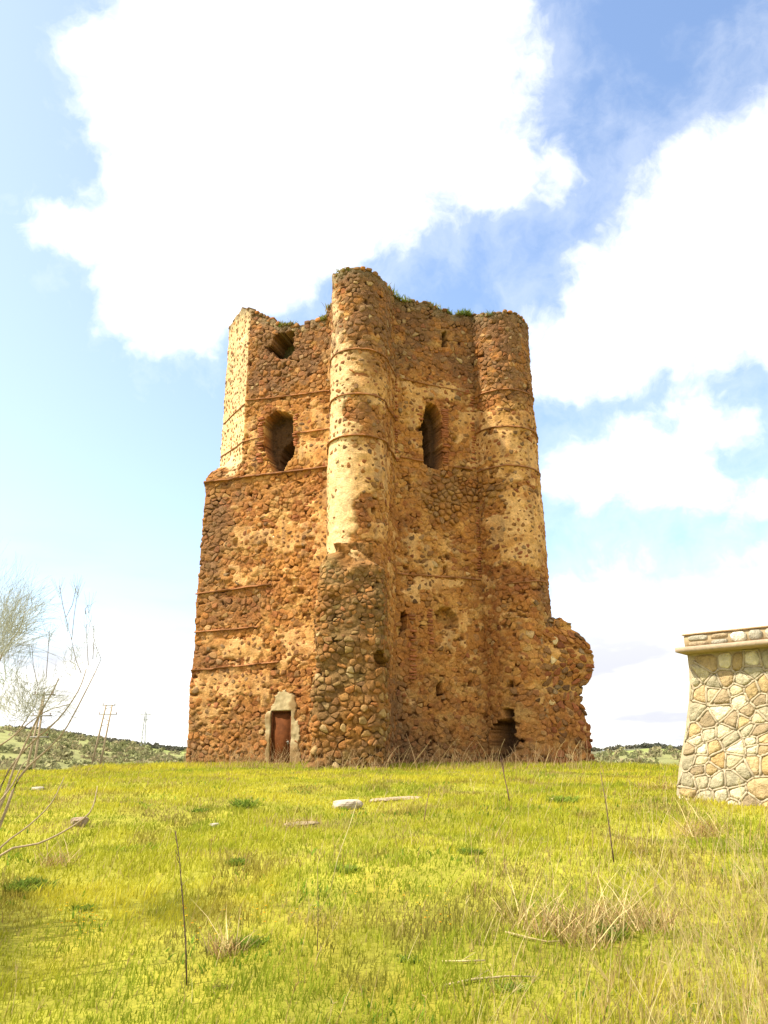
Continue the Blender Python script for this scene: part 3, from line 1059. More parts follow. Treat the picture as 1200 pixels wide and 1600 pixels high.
lay_stones(TOWER, cells, tower_lump, g_t, h_t, c_t, par_t, 31)

# buttress cobbles
bc = voronoi_cells(0.0, BL, -0.5, 4.5, 0.27, 0.17, 0.22, 22) + voronoi_cells(0.0, BL, 4.4, 7.5, 0.30, 0.11, 0.24, 24)


def bg(a, b, r):
    if b > float(but_top(np.array([a]))[0]) - .08 or float(but_depth(np.array([a]), np.array([b]))[0]) > .2: return None
    if r.random() < .16 or b > 7.1 + .3 * r.random(): return None
    return r.uniform(.004, .04)


def bcol(a, b, r):
    x, y = BUT.pos(np.array([a]), np.array([b])); px, py = project(x, y, np.array([b]))
    mo = float(blobs(px, py, [(525, 1000, 40, 60, .9), (555, 1050, 50, 26, 1), (595, 1100, 14, 90, .8), (515, 890, 14, 20, 1)])[0])
    q = pick(r, [('orange', 1.0), ('moss', .2 + 1.1 * mo), ('brown', 1.3), ('pale', .22 if b < 4.4 else .06), ('red', .3 if 5 < b < 7 else .1)])
    w = but_colour(np.array([a]), np.array([b]), px, py, None)[0]; k = r.uniform(.25, .8)
    return tuple(float(u * (1 - k) + v * k) for u, v in zip(q, w))


lay_stones(BUT, bc, but_lump, bg, lambda a, b, r: r.uniform(.01, .07) if b < 4.6 else r.uniform(.0, .055), bcol, lambda a, b: W_BUT, 32)

# stub stones
scel = voronoi_cells(0.05, SL + 1.6, -0.5, 6.9, 0.37, 0.21, 0.15, 23)


def sg(a, b, r):
    if b > float(stub_top(np.array([a]))[0]) - .1: return None
    if r.random() < .16: return None
    return r.uniform(.015, .035)


lay_stones(STUB, scel, lambda u, z: tower_lump(u + 40, z) * 1.3, sg, lambda a, b, r: r.uniform(.0, .06) + (.04 if a > SL - .3 else 0),
           lambda a, b, r: pick(r, [('orange', 1.2), ('brown', 1), ('red', .7), ('grey', .35 if (b > 5 or a > 2.3) else .2), ('pale', .05)]), lambda a, b: W_STUB, 33)

# broken stones along the tops
for path, u0, u1, topf, lumpf, par in [(TOWER, c_[CHAM], c_[ROUND + 1], tower_top, tower_lump, None), (STUB, .2, SL + 1.2, stub_top, tower_lump, W_STUB), ]:
    r = random.Random(77)
    u = u0
    while u < u1:
        w = r.uniform(.14, .38)
        if r.random() < .8:
            hh = r.uniform(.08, .24)
            zt = float(topf(np.array([u + w / 2]))[0])
            cen = zt - .04 + r.uniform(-.03, .05)
            poly = [(u, cen - hh / 2), (u + w * .9, cen - hh / 2 - .02), (u + w, cen + hh * .3), (u + w * .6, cen + hh / 2), (u + w * .1, cen + hh * .4)]
            lay_stones(path, [poly], lumpf, lambda a, b, r_: .008, lambda a, b, r_: r_.uniform(.02, .07), lambda a, b, r_: pick(r_, [('grey', 1.2), ('brown', 1), ('orange', .5)]),
                       (lambda a, b: par) if par else par_t, r.randrange(9999))
            # thicken backwards so each sits on the wall head
            st = STONE_SETS[-1] if STONE_SETS else None
            if st is not None:
                V = st['V']; n = (len(V) - 1) // 3
                xx, yy = path.nrm(np.array([u + w / 2]), np.array([zt]))
                V = V.copy(); V[:n, 0] -= xx[0] * .3; V[:n, 1] -= yy[0] * .3
                st['V'] = V
        u += w * r.uniform(.8, 1.05)

# largest 300 singly, the rest joined
order = sorted(range(len(STONE_SETS)), key=lambda i: -STONE_SETS[i]['size'])
single = set(order[:292])
restV, rest3, rest4, restC = [], [], [], []
base = 0
for i, st in enumerate(STONE_SETS):
    V = st['V']; n = len(V)
    cj = np.clip(np.tile(np.array(st['col']), (n, 1)) * (1 + .12 * rng.standard_normal((n, 1))), .02, .8)
    if i in single:
        o0 = V.mean(0)
        me = mesh_from('stone', V - o0, st['F3'], st['F4'], cj, M_STONE, True)
        ob = link('stone', me, None, tuple(o0))
        ob.parent = st['par']
        ob.matrix_parent_inverse = (tower.matrix_basis @ st['par'].matrix_parent_inverse @ st['par'].matrix_basis).inverted()
    else:
        restV.append(V); restC.append(cj)
        rest3.append(np.array(st['F3']) + base); rest4.append(np.array(st['F4']) + base); base += n
ob = link('rubble_stones', mesh_from('rubble_stones', np.vstack(restV), np.vstack(rest3), np.vstack(rest4), np.vstack(restC), M_STONE, True))
under(ob); ob['kind'] = 'stuff'
print('stones', len(STONE_SETS), 'single', len(single), 'size range', STONE_SETS[order[0]]['size'], STONE_SETS[order[291]]['size'])

# ------------------------------------------------------------------ string courses (thin brick ledges)


def course(path, u0, u1, z0, z1, parent=tower, seed=1, out=.10, th=.055, gaps=.06, lump=tower_lump, dark=1.0):
    U = np.arange(u0, u1, .045)
    if len(U) < 3: return
    t = (U - u0) / (u1 - u0)
    z = z0 + (z1 - z0) * t + .018 * fbm(U * 2, U * 0, 2, seed)
    brick = np.floor(U / .27 + seed * .37)
    bh = _h(brick, brick * 0, 0, seed)
    out = out * .62; th = th * .62
    o1 = out * (.55 + .6 * bh) * np.where(_h(brick, brick * 0, 0, seed + 9) < gaps, 0.1, 1)
    o2 = out * (.35 + .5 * _h(np.floor(U / .27 + .5), brick * 0, 0, seed + 5))
    prof = [(-.05, -th), (1.0, -th * .9), (1.0, -.005), (2.0, .005), (2.0, th * .85), (-.05, th)]
    x, y = path.pos(U, z); nx, ny = path.nrm(U, z, .05)
    b = lump(U, z)
    rows = []
    for (k, dz) in prof:
        d = np.full(U.shape, k) if k < 0 else (o1 if k == 1.0 else o2) + .045
        d = d + b
        rows.append(np.stack([x + nx * d, y + ny * d, z + dz + CZ], -1))
    V = np.vstack(rows); n = len(U); k = len(prof)
    i = np.arange(k - 1)[:, None]; j = np.arange(n - 1)[None, :]
    F = np.stack([i * n + j, i * n + j + 1, (i + 1) * n + j + 1, (i + 1) * n + j], -1).reshape(-1, 4)
    ends = np.array([[r_ * n for r_ in (0, 1, 2, 5)], [r_ * n + n - 1 for r_ in (0, 1, 2, 5)]])
    base_c = C(.27, .115, .045) * dark
    cb = base_c[None, :] * (.7 + .6 * bh[:, None])
    col = np.tile(cb, (k, 1))
    me = mesh_from('string_course', V, None, np.vstack([F, ends]), np.clip(col, .02, .8), M_TILE, False)
    return under(link('string_course', me))


def c_px(path, s0, s1, a, b, **kw):
    u0, z0 = path.locate(*a, s0); u1, z1 = path.locate(*b, s1)
    return course(path, u0, u1, z0, z1, **kw)


Z1, Z2, Z3 = 16.62, 14.64, 12.80
course(TOWER, c_[CHAM] + .1, c_[CHAM + 1] - .02, 16.5, 16.55, seed=2, out=.06)
course(TOWER, c_[CHAM] + .1, c_[CHAM + 1] - .02, 14.7, 14.62, seed=3, out=.06)
c_px(TOWER, FRONT, FRONT, (379, 626), (516, 611), seed=4, out=.05, th=.04)
c_px(TOWER, FRONT, FRONT, (376, 690), (412, 683), seed=5, out=.05, th=.04)
c_px(TOWER, FRONT, FRONT, (462, 677), (516, 670), seed=6, out=.07, th=.045, dark=1.3)
course(TOWER, c_[CHAM] + .2, c_[FRONT + 1] - .02, 12.80, 12.82, seed=7, out=.16, th=.07, dark=.8)
c_px(TOWER, CHAM, FRONT, (306, 928), (424, 913), seed=8, out=.09, th=.06, dark=.9, gaps=.2)
c_px(TOWER, CHAM, FRONT, (303, 988), (405, 979), seed=9, out=.07, gaps=.2)
c_px(TOWER, CHAM, FRONT, (298, 1048), (438, 1034), seed=10, out=.09, gaps=.2)
for zz, oo, sd in ((16.72, .06, 11), (14.66, .07, 12), (12.80, .13, 13)):
    course(TOWER, c_[FLA] + 1.5, c_[FLB + 1] - .05, zz, zz, seed=sd, out=oo, th=.05, gaps=.0)
c_px(TOWER, BAY, BAY, (628, 592), (735, 615), seed=14, out=.06, th=.04)
c_px(TOWER, BAY, BAY, (625, 714), (661, 721), seed=15, out=.08)
c_px(TOWER, BAY, BAY, (692, 727), (738, 734), seed=16, out=.10)
c_px(TOWER, BAY, BAY, (621, 896), (752, 906), seed=17, out=.07, gaps=.2)
course(TOWER, c_[ROUND] + .03, c_[ROUND + 1] + .3, 16.45, 16.55, seed=18, out=.06, th=.05)
course(TOWER, c_[ROUND] + .03, c_[ROUND + 1] + .3, 14.62, 14.66, seed=19, out=.09)
course(TOWER, c_[ROUND] + .03, c_[ROUND + 1] + .3, 12.72, 12.78, seed=20, out=.09)
c_px(TOWER, ROUND, ROUND, (790, 913), (854, 909), seed=23, out=.05, th=.035)

# ------------------------------------------------------------------ brick jambs round the openings
jb = []
r = random.Random(8)


def jamb(px, py0, py1, s, wide=.26, every=.085, col=None):
    u, z1 = PT(px, py0, s); u2, z0 = PT(px, py1, s)
    z = z0
    while z < z1:
        w = wide * r.uniform(.7, 1.1); off = r.uniform(-.05, .05)
        if r.random() < .72: jb.append((u + off, z, w / 2, .031, r.uniform(.0, .045)))
        z += every * r.uniform(.8, 1.3)


jamb(409, 652, 722, FRONT, .30); jamb(463, 648, 695, FRONT, .2)
jamb(656, 634, 668, BAY, .2); jamb(695, 640, 722, BAY, .32); jamb(737, 610, 730, BAY, .2, .11)
jamb(624, 590, 720, FLB, .2, .13); jamb(644, 950, 1060, BAY, .3, .12); jamb(672, 952, 1020, BAY, .22, .1); jamb(746, 780, 900, BAY, .2, .12)
A = []
for (u, z, hw, hh, o_) in jb:
    for du_ in (-hw, hw):
        for dz_ in (-hh, hh):
            for d_ in (-.06, o_ + .03): A.append((u + du_, z + dz_, d_))
A = np.array(A)
x, y = TOWER.pos(A[:, 0], A[:, 1]); nx, ny = TOWER.nrm(A[:, 0], A[:, 1], .05); d = tower_lump(A[:, 0], A[:, 1]) + A[:, 2]
V = np.stack([x + nx * d, y + ny * d, A[:, 1] + CZ], -1)
nb = len(jb)
bf = np.array([(0, 1, 3, 2), (4, 6, 7, 5), (0, 4, 5, 1), (2, 3, 7, 6), (0, 2, 6, 4), (1, 5, 7, 3)])
F = (np.arange(nb)[:, None, None] * 8 + bf[None]).reshape(-1, 4)
col = np.repeat(C(.42, .15, .06)[None, :] * rng.uniform(.5, 1.0, (nb, 1)), 8, 0)
ob = under(link('brick_trim', mesh_from('brick_trim', V, None, F, col, M_TILE)))
ob['kind'] = 'stuff'

# ------------------------------------------------------------------ door and its render surround
u0, zt = PT(424, 1111, FRONT); u1, _z = PT(455, 1111, FRONT); zb = -0.55
mb = MB()


def fp(u, z, d):
    U_ = np.array([u]); Z_ = np.array([z]); x, y = TOWER.pos(U_, Z_); nx, ny = TOWER.nrm(U_, Z_)
    return (float(x[0] + nx[0] * d), float(y[0] + ny[0] * d), z + CZ)


def slab(m, ua, ub, za, zb_, d0, d1, col):
    vs = [fp(u, z, d) for u in (ua, ub) for z in (za, zb_) for d in (d0, d1)]
    m.add(vs, (), [tuple(q) for q in bf], col)


rc = (.19, .055, .025)
slab(mb, u0 + .02, u1 - .02, zb, zt - .02, -.16, -.11, rc)
dm = mb.obj('door', M_RUST); under(dm); dm['label'] = 'rusty brown sheet metal door'
for (a, b, c2, d2) in [(u0 - .01, u0 + .05, zb, zt), (u1 - .05, u1 + .01, zb, zt), (u0 + .05, u1 - .05, zt - .06, zt)]:
    mb = MB(); slab(mb, a, b, c2, d2, -.2, -.05, (.12, .05, .03)); o = mb.obj('door_frame', M_RUST); under(o)
mb = MB()
slab(mb, u1 - .16, u1 - .10, .92, 1.06, -.11, -.07, (.1, .08, .06)); slab(mb, u1 - .20, u1 - .12, 1.0, 1.03, -.07, -.05, (.1, .08, .06))
o = mb.obj('door_handle', M_METAL)
o.parent = dm; o.matrix_parent_inverse = (tower.matrix_basis @ dm.matrix_parent_inverse @ dm.matrix_basis).inverted()
# surround: a thick coat of pale render with an arched, ragged outline
pts = [PT(px, py, FRONT) for px, py in [(413, 1194), (414, 1160), (412, 1140), (415, 1120), (420, 1104), (428, 1090), (440, 1080), (447, 1077), (456, 1084), (463, 1100), (465, 1116), (467, 1140), (464, 1160), (466, 1194)]]
gu = np.arange(min(p[0] for p in pts) - .1, max(p[0] for p in pts) + .1, .03); gz = np.arange(-.55, max(p[1] for p in pts) + .12, .03)
GU, GZ = np.meshgrid(gu, gz); fu, fz = GU.ravel(), GZ.ravel()
ins = in_poly(fu + .22 * fbm(fu * 3, fz * 3, 4, 131), fz + .16 * fbm(fu * 3, fz * 3, 4, 132), pts)
door_m = (fu > u0 - .02) & (fu < u1 + .02) & (fz < zt + .01)
x, y = TOWER.pos(fu, fz); nx, ny = TOWER.nrm(fu, fz)
th = np.where(ins, .035 + .03 * fbm(fu * 3, fz * 3, 3, 133), -.06) + tower_lump(fu, fz)
V = np.stack([x + nx * th, y + ny * th, fz + CZ], -1)
nu = len(gu); nz = len(gz)
i = np.arange(nz - 1)[:, None]; j = np.arange(nu - 1)[None, :]
F = np.stack([i * nu + j, i * nu + j + 1, (i + 1) * nu + j + 1, (i + 1) * nu + j], -1).reshape(-1, 4)
keep = ins[F].any(1) & ~door_m[F].all(1)
F = F[keep]
# jamb returns
V[door_m] = np.stack([x - nx * .22, y - ny * .22, fz + CZ], -1)[door_m]
a = fbm(fu * 2, fz * 2, 3, 134)[:, None]
col = mixc(np.tile(C(.28, .18, .08), (len(fu), 1)), C(.42, .33, .18), sstep(-.2, .5, a[:, 0] + .9 * np.exp(-((fu - (u0 + u1) / 2) / .4) ** 2 - ((fz - 2.9) / .5) ** 2)))
o = under(link('door_surround', mesh_from('door_surround', V, None, F, col, M_CEMENT, True)))
o['label'] = 'arched surround of pale render'

# ledge stones in the hollow of the bay wall
# ------------------------------------------------------------------ weeds on the wall head
mb = MB(); r = random.Random(4)


def tuft(mb, c, n, h, spread, col, w=.012, lean=.4, flat=False):
    for _ in range(n):
        an = r.uniform(0, 2 * pi); rr = spread * math.sqrt(r.random())
        b = Vector((c[0] + rr * cos(an), c[1] + rr * sin(an), c[2]))
        hh = h * r.uniform(.4, 1.1)
        a2 = r.uniform(0, 2 * pi); l = hh * lean * r.uniform(.2, 1.2)
        t = b + Vector((l * cos(a2), l * sin(a2), hh))
        m_ = b.lerp(t, .55) + Vector((0, 0, hh * .1))
        a3 = r.uniform(0, pi); ww = w * r.uniform(.7, 1.4)
        s = Vector((cos(a3), sin(a3), 0)) * ww
        f = r.uniform(.65, 1.3); cc_ = tuple(min(.8, q * f) for q in col)
        mb.add([tuple(b - s), tuple(b + s), tuple(m_ + s * .8), tuple(m_ - s * .8), tuple(t)], [(3, 2, 4)], [(0, 1, 2, 3)], cc_)


for (pa, pb, s, n, h) in [(438, 512, FRONT, 60, .22), (521, 545, TUR, 16, .12), (604, 640, FLB, 10, .25), (619, 740, BAY, 60, .20), (750, 768, ROUND, 14, .2), (700, 738, BAY, 34, .22), (465, 508, FRONT, 40, .26)]:
    ua, za = PT(pa, 490, s); ub, zb_ = PT(pb, 490, s)
    for k in range(n):
        u = r.uniform(ua, ub); dd = r.uniform(-.12, .35)
        U_ = np.array([u]); T_ = tower_top(U_); x, y = TOWER.pos(U_, T_); nx, ny = TOWER.nrm(U_, T_)
        g = noise2(np.array([u * 2.0]), np.array([1.0]), 5)[0]
        if g < .4: continue
        tuft(mb, (x[0] - nx[0] * dd, y[0] - ny[0] * dd, T_[0] + CZ - .12), 14, h * (.6 + g), .14, r.choice([(.18, .22, .03), (.26, .24, .05), (.12, .17, .03)]), .016, .8)
o = tag(mb.obj('wall_weeds', M_GRASS), kind='stuff')

# ------------------------------------------------------------------ stone pier on the right
PA, PB = (5.62, 15.0), (8.6, 12.42)
_pl = math.hypot(PB[0] - PA[0], PB[1] - PA[1])
_pd = ((PB[0] - PA[0]) / _pl, (PB[1] - PA[1]) / _pl)
_pn = (_pd[1], -_pd[0])                   # towards the camera
if _pn[1] > 0: _pn = (-_pn[0], -_pn[1])
DEEP = 2.4


def flare(z): return np.interp(z, [-1.1, -.4, 0, .62, 1.16, 1.6, 2.0], [.43, .335, .275, .142, .05, 0, .0])


def pier_pt(u, z, d=0.0):
    """u along the front from the left corner; outward offset d"""
    return (PA[0] + _pd[0] * u + _pn[0] * d, PA[1] + _pd[1] * u + _pn[1] * d, z + CZ)


pier = empty('stone_pier', (*pier_pt(1.5, -.8)[:2], float(ground_z(*pier_pt(1.5, 0)[:2]))))
tag(pier, 'pale stone pier with projecting concrete cornice at the right edge', 'stone pier')
bpy.context.view_layer.update()
ptop = 2.01                                # underside of the cornice, from the eye
# corners as a ring per height
zs = np.linspace(-1.1, ptop, 64)
us = np.linspace(0, _pl, 50)
mb = MB()
rows_ = []
for z in zs:
    f = float(flare(z)); ring = []
    for u in us:
        e = -f if u == 0 else (f if u == _pl else 0)
        ring.append(pier_pt(u + e, z, f))
    for u in us[::-1]:
        e = -f if u == 0 else (f if u == _pl else 0)
        ring.append(pier_pt(u + e, z, -DEEP - f))
    rows_.append(ring)
n = len(rows_[0]); vs = [p for rg in rows_ for p in rg]
f4 = []
for i in range(len(zs) - 1):
    for k in range(n):
        k2 = (k + 1) % n
        f4.append((i * n + k, (i + 1) * n + k, (i + 1) * n + k2, i * n + k2))
mb.add(vs, (), f4, (.36, .285, .18))
body = under(mb.obj('mortar_wall', M_CONC), pier)
body['label'] = 'sandy mortar with raised joints between the stones'


def pier_path(nx_side=0):
    pass


def poly_stone(q, cx, cz, gap, h, col, pt, name, parent, mat, r):
    ar = area(q); rad = math.sqrt(ar / pi)
    s = max(.5, 1 - gap / rad)
    q = chaikin(q, .22)
    q = [(cx + (a - cx) * s, cz + (b - cz) * s) for a, b in q]
    n = len(q); tu, tz = r.uniform(-.1, .1), r.uniform(-.1, .1)
    vs = [pt(a, b, -.04) for a, b in q]
    vs += [pt(cx + (a - cx) * .97, cz + (b - cz) * .97, h * r.uniform(.45, .65)) for a, b in q]
    vs += [pt(cx + (a - cx) * .70, cz + (b - cz) * .70, h * r.uniform(.85, 1.1) + tu * (a - cx) + tz * (b - cz)) for a, b in q]
    vs += [pt(cx, cz, h * 1.1)]
    f4 = []
    for ring in (0, 1):
        for k in range(n):
            k2 = (k + 1) % n
            f4.append((ring * n + k, ring * n + k2, (ring + 1) * n + k2, (ring + 1) * n + k))
    f3 = [(2 * n + k, 2 * n + (k + 1) % n, 3 * n) for k in range(n)]
    V = np.array(vs); o0 = V.mean(0)
    cj = np.clip(np.tile(np.array(col), (len(V), 1)) * (1 + .13 * r.uniform(-1, 1) + .10 * rng.standard_normal((len(V), 1))), .03, .85)
    ob = link(name, mesh_from(name, V - o0, f3, f4, cj, mat, False), None, tuple(o0))
    ob.parent = parent
    gp = parent.parent
    ob.matrix_parent_inverse = (gp.matrix_basis @ parent.matrix_parent_inverse @ parent.matrix_basis).inverted() if gp else parent.matrix_basis.inverted()
    return ob


PCOL = [(.42, .37, .26), (.47, .43, .33), (.37, .28, .17), (.40, .28, .14), (.36, .33, .25), (.31, .28, .21), (.52, .48, .38), (.36, .27, .15), (.28, .22, .15)]
r = random.Random(14)
pc = voronoi_cells(-.15, _pl + .1, -1.0, ptop + .05, .26, .17, .32, 41)
for q in pc:
    q = [(min(max(a, .02), _pl - .02), min(max(b, -1.0), ptop - .02)) for a, b in q]
    if area(q) < .012: continue
    cx = sum(p[0] for p in q) / len(q); cz = sum(p[1] for p in q) / len(q)
    pt = lambda a, b, d: pier_pt(a - float(flare(b)) * (1 - a / _pl), b, d + float(flare(b)))
    poly_stone(q, cx, cz, .018, r.uniform(.014, .036), tuple(1.06 * v * q for v, q in zip(r.choice(PCOL), (1.05, 1.0, .84))), pt, 'stone', body, M_PIER, r)
# raised mortar ribs between the stones: shared edges of neighbouring cells
mbr = MB()
seen = set()
for q in pc:
    for a, b in zip(q, q[1:] + q[:1]):
        key = tuple(sorted([(round(a[0], 3), round(a[1], 3)), (round(b[0], 3), round(b[1], 3))]))
        if key in seen or math.dist(a, b) < .04: continue
        seen.add(key)
        if min(a[0], b[0]) < .0 or max(a[0], b[0]) > _pl or max(a[1], b[1]) > ptop - .01: continue
        k = 4
        P_ = [pier_pt((a[0] + (b[0] - a[0]) * t / k) - float(flare(a[1] + (b[1] - a[1]) * t / k)) * (1 - (a[0] + (b[0] - a[0]) * t / k) / _pl), a[1] + (b[1] - a[1]) * t / k, float(flare(a[1] + (b[1] - a[1]) * t / k)) + .004 + r.uniform(-.006, .006)) for t in range(k + 1)]
        P_ = [P_[0]] + [tuple(c + r.uniform(-.007, .007) for c in p) for p in P_[1:-1]] + [P_[-1]]
        mbr.tube(P_, [r.uniform(.016, .028) for _ in P_], 5, (.38, .31, .205))
o = under(mbr.obj('mortar_joints', M_CONC, smooth=True), pier); o['kind'] = 'stuff'
# left end face stones
ec = voronoi_cells(0, DEEP, -1.0, ptop, .38, .27, .12, 42)


def end_pt(a, b, d):
    f = float(flare(b))
    return pier_pt(-d - f, b, -a)


for q in ec:
    q = [(min(max(a, .02), DEEP - .02), min(b, ptop - .02)) for a, b in q]
    if area(q) < .012: continue
    cx = sum(p[0] for p in q) / len(q); cz = sum(p[1] for p in q) / len(q)
    poly_stone([(a, b) for a, b in q], cx, cz, .03, r.uniform(.01, .02), r.choice(PCOL), end_pt, 'stone', body, M_PIER, r)


def ring_slab(name, z0, z1, over, mat, col, label=None, bev=.012, front=0.0):
    mb = MB()
    us2 = np.linspace(-over, _pl + over, 60)
    prof = [(z0, over - .03), (z0 + bev, over), ((z0 + z1) / 2, over + .004), (z1 - bev, over), (z1, over - .03)]
    vs, n2 = [], len(us2)
    for (z, o_) in prof:
        for u in us2:
            uu = min(max(u, -o_), _pl + o_)
            j_ = .006 * (noise2(np.array([u * 9]), np.array([z * 30]), 3)[0] - .5)
            vs.append(pier_pt(uu, z + j_ * .6, o_ + j_ + front))
        for u in us2[::-1]:
            uu = min(max(u, -o_), _pl + o_)
            vs.append(pier_pt(uu, z, -DEEP - o_))
    n = n2 * 2; f4 = []
    for i in range(len(prof) - 1):
        for k in range(n):
            k2 = (k + 1) % n
            f4.append((i * n + k, (i + 1) * n + k, (i + 1) * n + k2, i * n + k2))
    e = (len(prof) - 1) * n
    for k in range(n2 - 1):
        f4.append((k, k + 1, n - 2 - k, n - 1 - k)); f4.append((e + k, e + n - 1 - k, e + n - 2 - k, e + k + 1))
    mb.add(vs, (), f4, col)
    o = under(mb.obj(name, mat), pier)
    if label: o['label'] = label
    return o


ring_slab('cornice', ptop, ptop + .10, .10, M_CONC, (.36, .27, .185), 'projecting concrete cornice', front=.20)
ring_slab('parapet', ptop + .10, ptop + .335, .02, M_CONC, (.35, .26, .15))
par_ = [o_ for o_ in pier.children if o_.name.startswith('parapet')][0]
ring_slab('capping', ptop + .335, ptop + .375, .05, M_CONC, (.40, .28, .17))
u = .06
while u < _pl - .1:
    w = r.uniform(.16, .38)
    z0, z1 = ptop + .125, ptop + .32
    if r.random() < .3:
        zm = (z0 + z1) / 2
        qs = [[(u, z0), (u + w, z0), (u + w, zm - .01), (u, zm - .01)], [(u, zm + .01), (u + w, zm + .01), (u + w, z1), (u, z1)]]
    else:
        qs = [[(u, z0), (u + w, z0), (u + w, z1), (u, z1)]]
    for q in qs:
        cx = sum(p[0] for p in q) / 4; cz = sum(p[1] for p in q) / 4
        q = [(a + r.uniform(-.015, .015), b + r.uniform(-.01, .01)) for a, b in q]
        colr = (.45, .22, .09) if r.random() < .06 else r.choice(PCOL)
        poly_stone(q, cx, cz, .006, r.uniform(.03, .05), colr, lambda a, b, d: pier_pt(a, b, d + .02), 'stone', par_, M_PIER, r)
    u += w + r.uniform(.03, .05)

# ------------------------------------------------------------------ grass


def blades(name, N, ymin, ymax, hfn, colfn, mat, seed, power=1.5, wmul=1.0, xhalf=.66, clump=None, lean=.5):
    g = np.random.default_rng(seed)
    # density falls with distance
    t = g.random(N)
    p = 1 - power
    Y = (ymin ** (p + 1) + t * (ymax ** (p + 1) - ymin ** (p + 1))) ** (1 / (p + 1)) if abs(p + 1) > 1e-6 else ymin * (ymax / ymin) ** t
    X = (g.random(N) * 2 - 1) * (xhalf * Y + 1.5)
    if clump is not None:
        keep = clump(X, Y) > g.random(N)
        X, Y = X[keep], Y[keep]
    # not inside the tower or the pier
    inside = (Y > 33.0) & (X > -8.3) & (X < 8.9) & (Y > np.interp(X, [-8.4, -2.4, -2.3, 0, .3, 4.2, 5.5, 8.9], [35.4, 33.5, 29.5, 29.5, 32.6, 34.0, 33.3, 33.7])) & (Y < 42.5)
    inside |= (Y > 29.3) & (X > -2.3) & (X < .05) & (Y < 42)
    s = (X - PA[0]) * _pd[0] + (Y - PA[1]) * _pd[1]; q = (X - PA[0]) * _pn[0] + (Y - PA[1]) * _pn[1]
    inside |= (s > -.38) & (s < _pl + .3) & (q < .36) & (q > -DEEP - .3)
    X, Y = X[~inside], Y[~inside]
    n = len(X)
    Z = ground_z(X, Y) - .01
    H = hfn(X, Y, g)
    W = (0.0019 + 0.00040 * Y) * wmul * g.uniform(.7, 1.4, n)
    a = g.uniform(0, 2 * pi, n); l = H * lean * g.uniform(.1, 1.1, n)
    dx, dy = np.cos(a) * l + H * .15, np.sin(a) * l
    fa = g.uniform(0, pi, n)
    sx, sy = np.cos(fa) * W, np.sin(fa) * W * .6
    b0 = np.stack([X - sx, Y - sy, Z], -1); b1 = np.stack([X + sx, Y + sy, Z], -1)
    mxx, myy, mz = X + dx * .35, Y + dy * .35, Z + H * .6
    m0 = np.stack([mxx - sx * .75, myy - sy * .75, mz], -1); m1 = np.stack([mxx + sx * .75, myy + sy * .75, mz], -1)
    tp = np.stack([X + dx, Y + dy, Z + H * .95], -1)
    V = np.stack([b0, b1, m1, m0, tp], 1).reshape(-1, 3)
    k = np.arange(n) * 5
    F4 = np.stack([k, k + 1, k + 2, k + 3], -1); F3 = np.stack([k + 3, k + 2, k + 4], -1)
    c = colfn(X, Y, g)
    col = np.repeat(c, 5, 0)
    me = mesh_from(name, V, F3, F4, np.clip(col, .005, .8), mat)
    return link(name, me)


GREEN, YEL, DEEP_G, STRAW = C(.385, .385, .030), C(.53, .475, .042), C(.19, .235, .018), C(.50, .39, .14)


def g_h(X, Y, g):
    c = fbm(X * .55, Y * .55, 3, 201); c2 = fbm(X * 2.2, Y * 2.2, 2, 202)
    h = .05 + .05 * np.clip(c + .3, 0, 1) + .10 * np.clip(c2 - .05, 0, 1) + .16 * sstep(27.5, 30, Y) * (np.abs(X) < 11)
    return h * g.uniform(.3, 1.25, len(X)) * (1 + .004 * Y)


def g_c(X, Y, g):
    n = len(X)
    c = fbm(X * .5, Y * .5, 3, 203); c2 = fbm(X * 2.0, Y * 2.0, 3, 204)
    col = mixc(np.tile(GREEN, (n, 1)), YEL, sstep(-.5, .5, c + .2 * c2))
    col = mixc(col, DEEP_G * 1.25, sstep(.02, .45, fbm(X * .42 + 4, Y * .55, 4, 209)) * .75)
    col = mixc(col, DEEP_G, sstep(.12, .5, c2 - .3 * c) * .6)
    col = mixc(col, C(.24, .17, .05), sstep(.18, .5, fbm(X * 1.3 + 3, Y * .9, 4, 208)) * .6)
    dry = fbm(X * .9 + 5, Y * .9, 3, 205)
    dry = dry + .25 * np.exp(-((X - 2.0) / 2.5) ** 2 - ((Y - 8) / 3) ** 2)
    col = mixc(col, STRAW * .8, (g.random(n) < sstep(.05, .6, dry) * .55 + .04) * .85)
    return col * g.uniform(.82, 1.2, (n, 1))


o = blades('meadow_grass', 480000, 3.4, 42, g_h, g_c, M_GRASS, 1, power=1.35, lean=.75)
tag(o, 'bright yellow green meadow grass covering the slope', kind='stuff')
# low herbs with broader leaves in green patches
o = blades('clover_patches', 34000, 3.4, 30, lambda X, Y, g: g.uniform(.03, .09, len(X)), lambda X, Y, g: (np.tile(C(.15, .25, .02), (len(X), 1)) * g.uniform(.7, 1.3, (len(X), 1))),
           M_GRASS, 2, power=1.4, wmul=1.8, clump=lambda X, Y: sstep(.18, .45, fbm(X * 1.3 + 9, Y * 1.3, 3, 206)), lean=1.2)
tag(o, kind='stuff')

# dry thin bents scattered over the meadow, thick at the right
mb = MB(); r = random.Random(19)


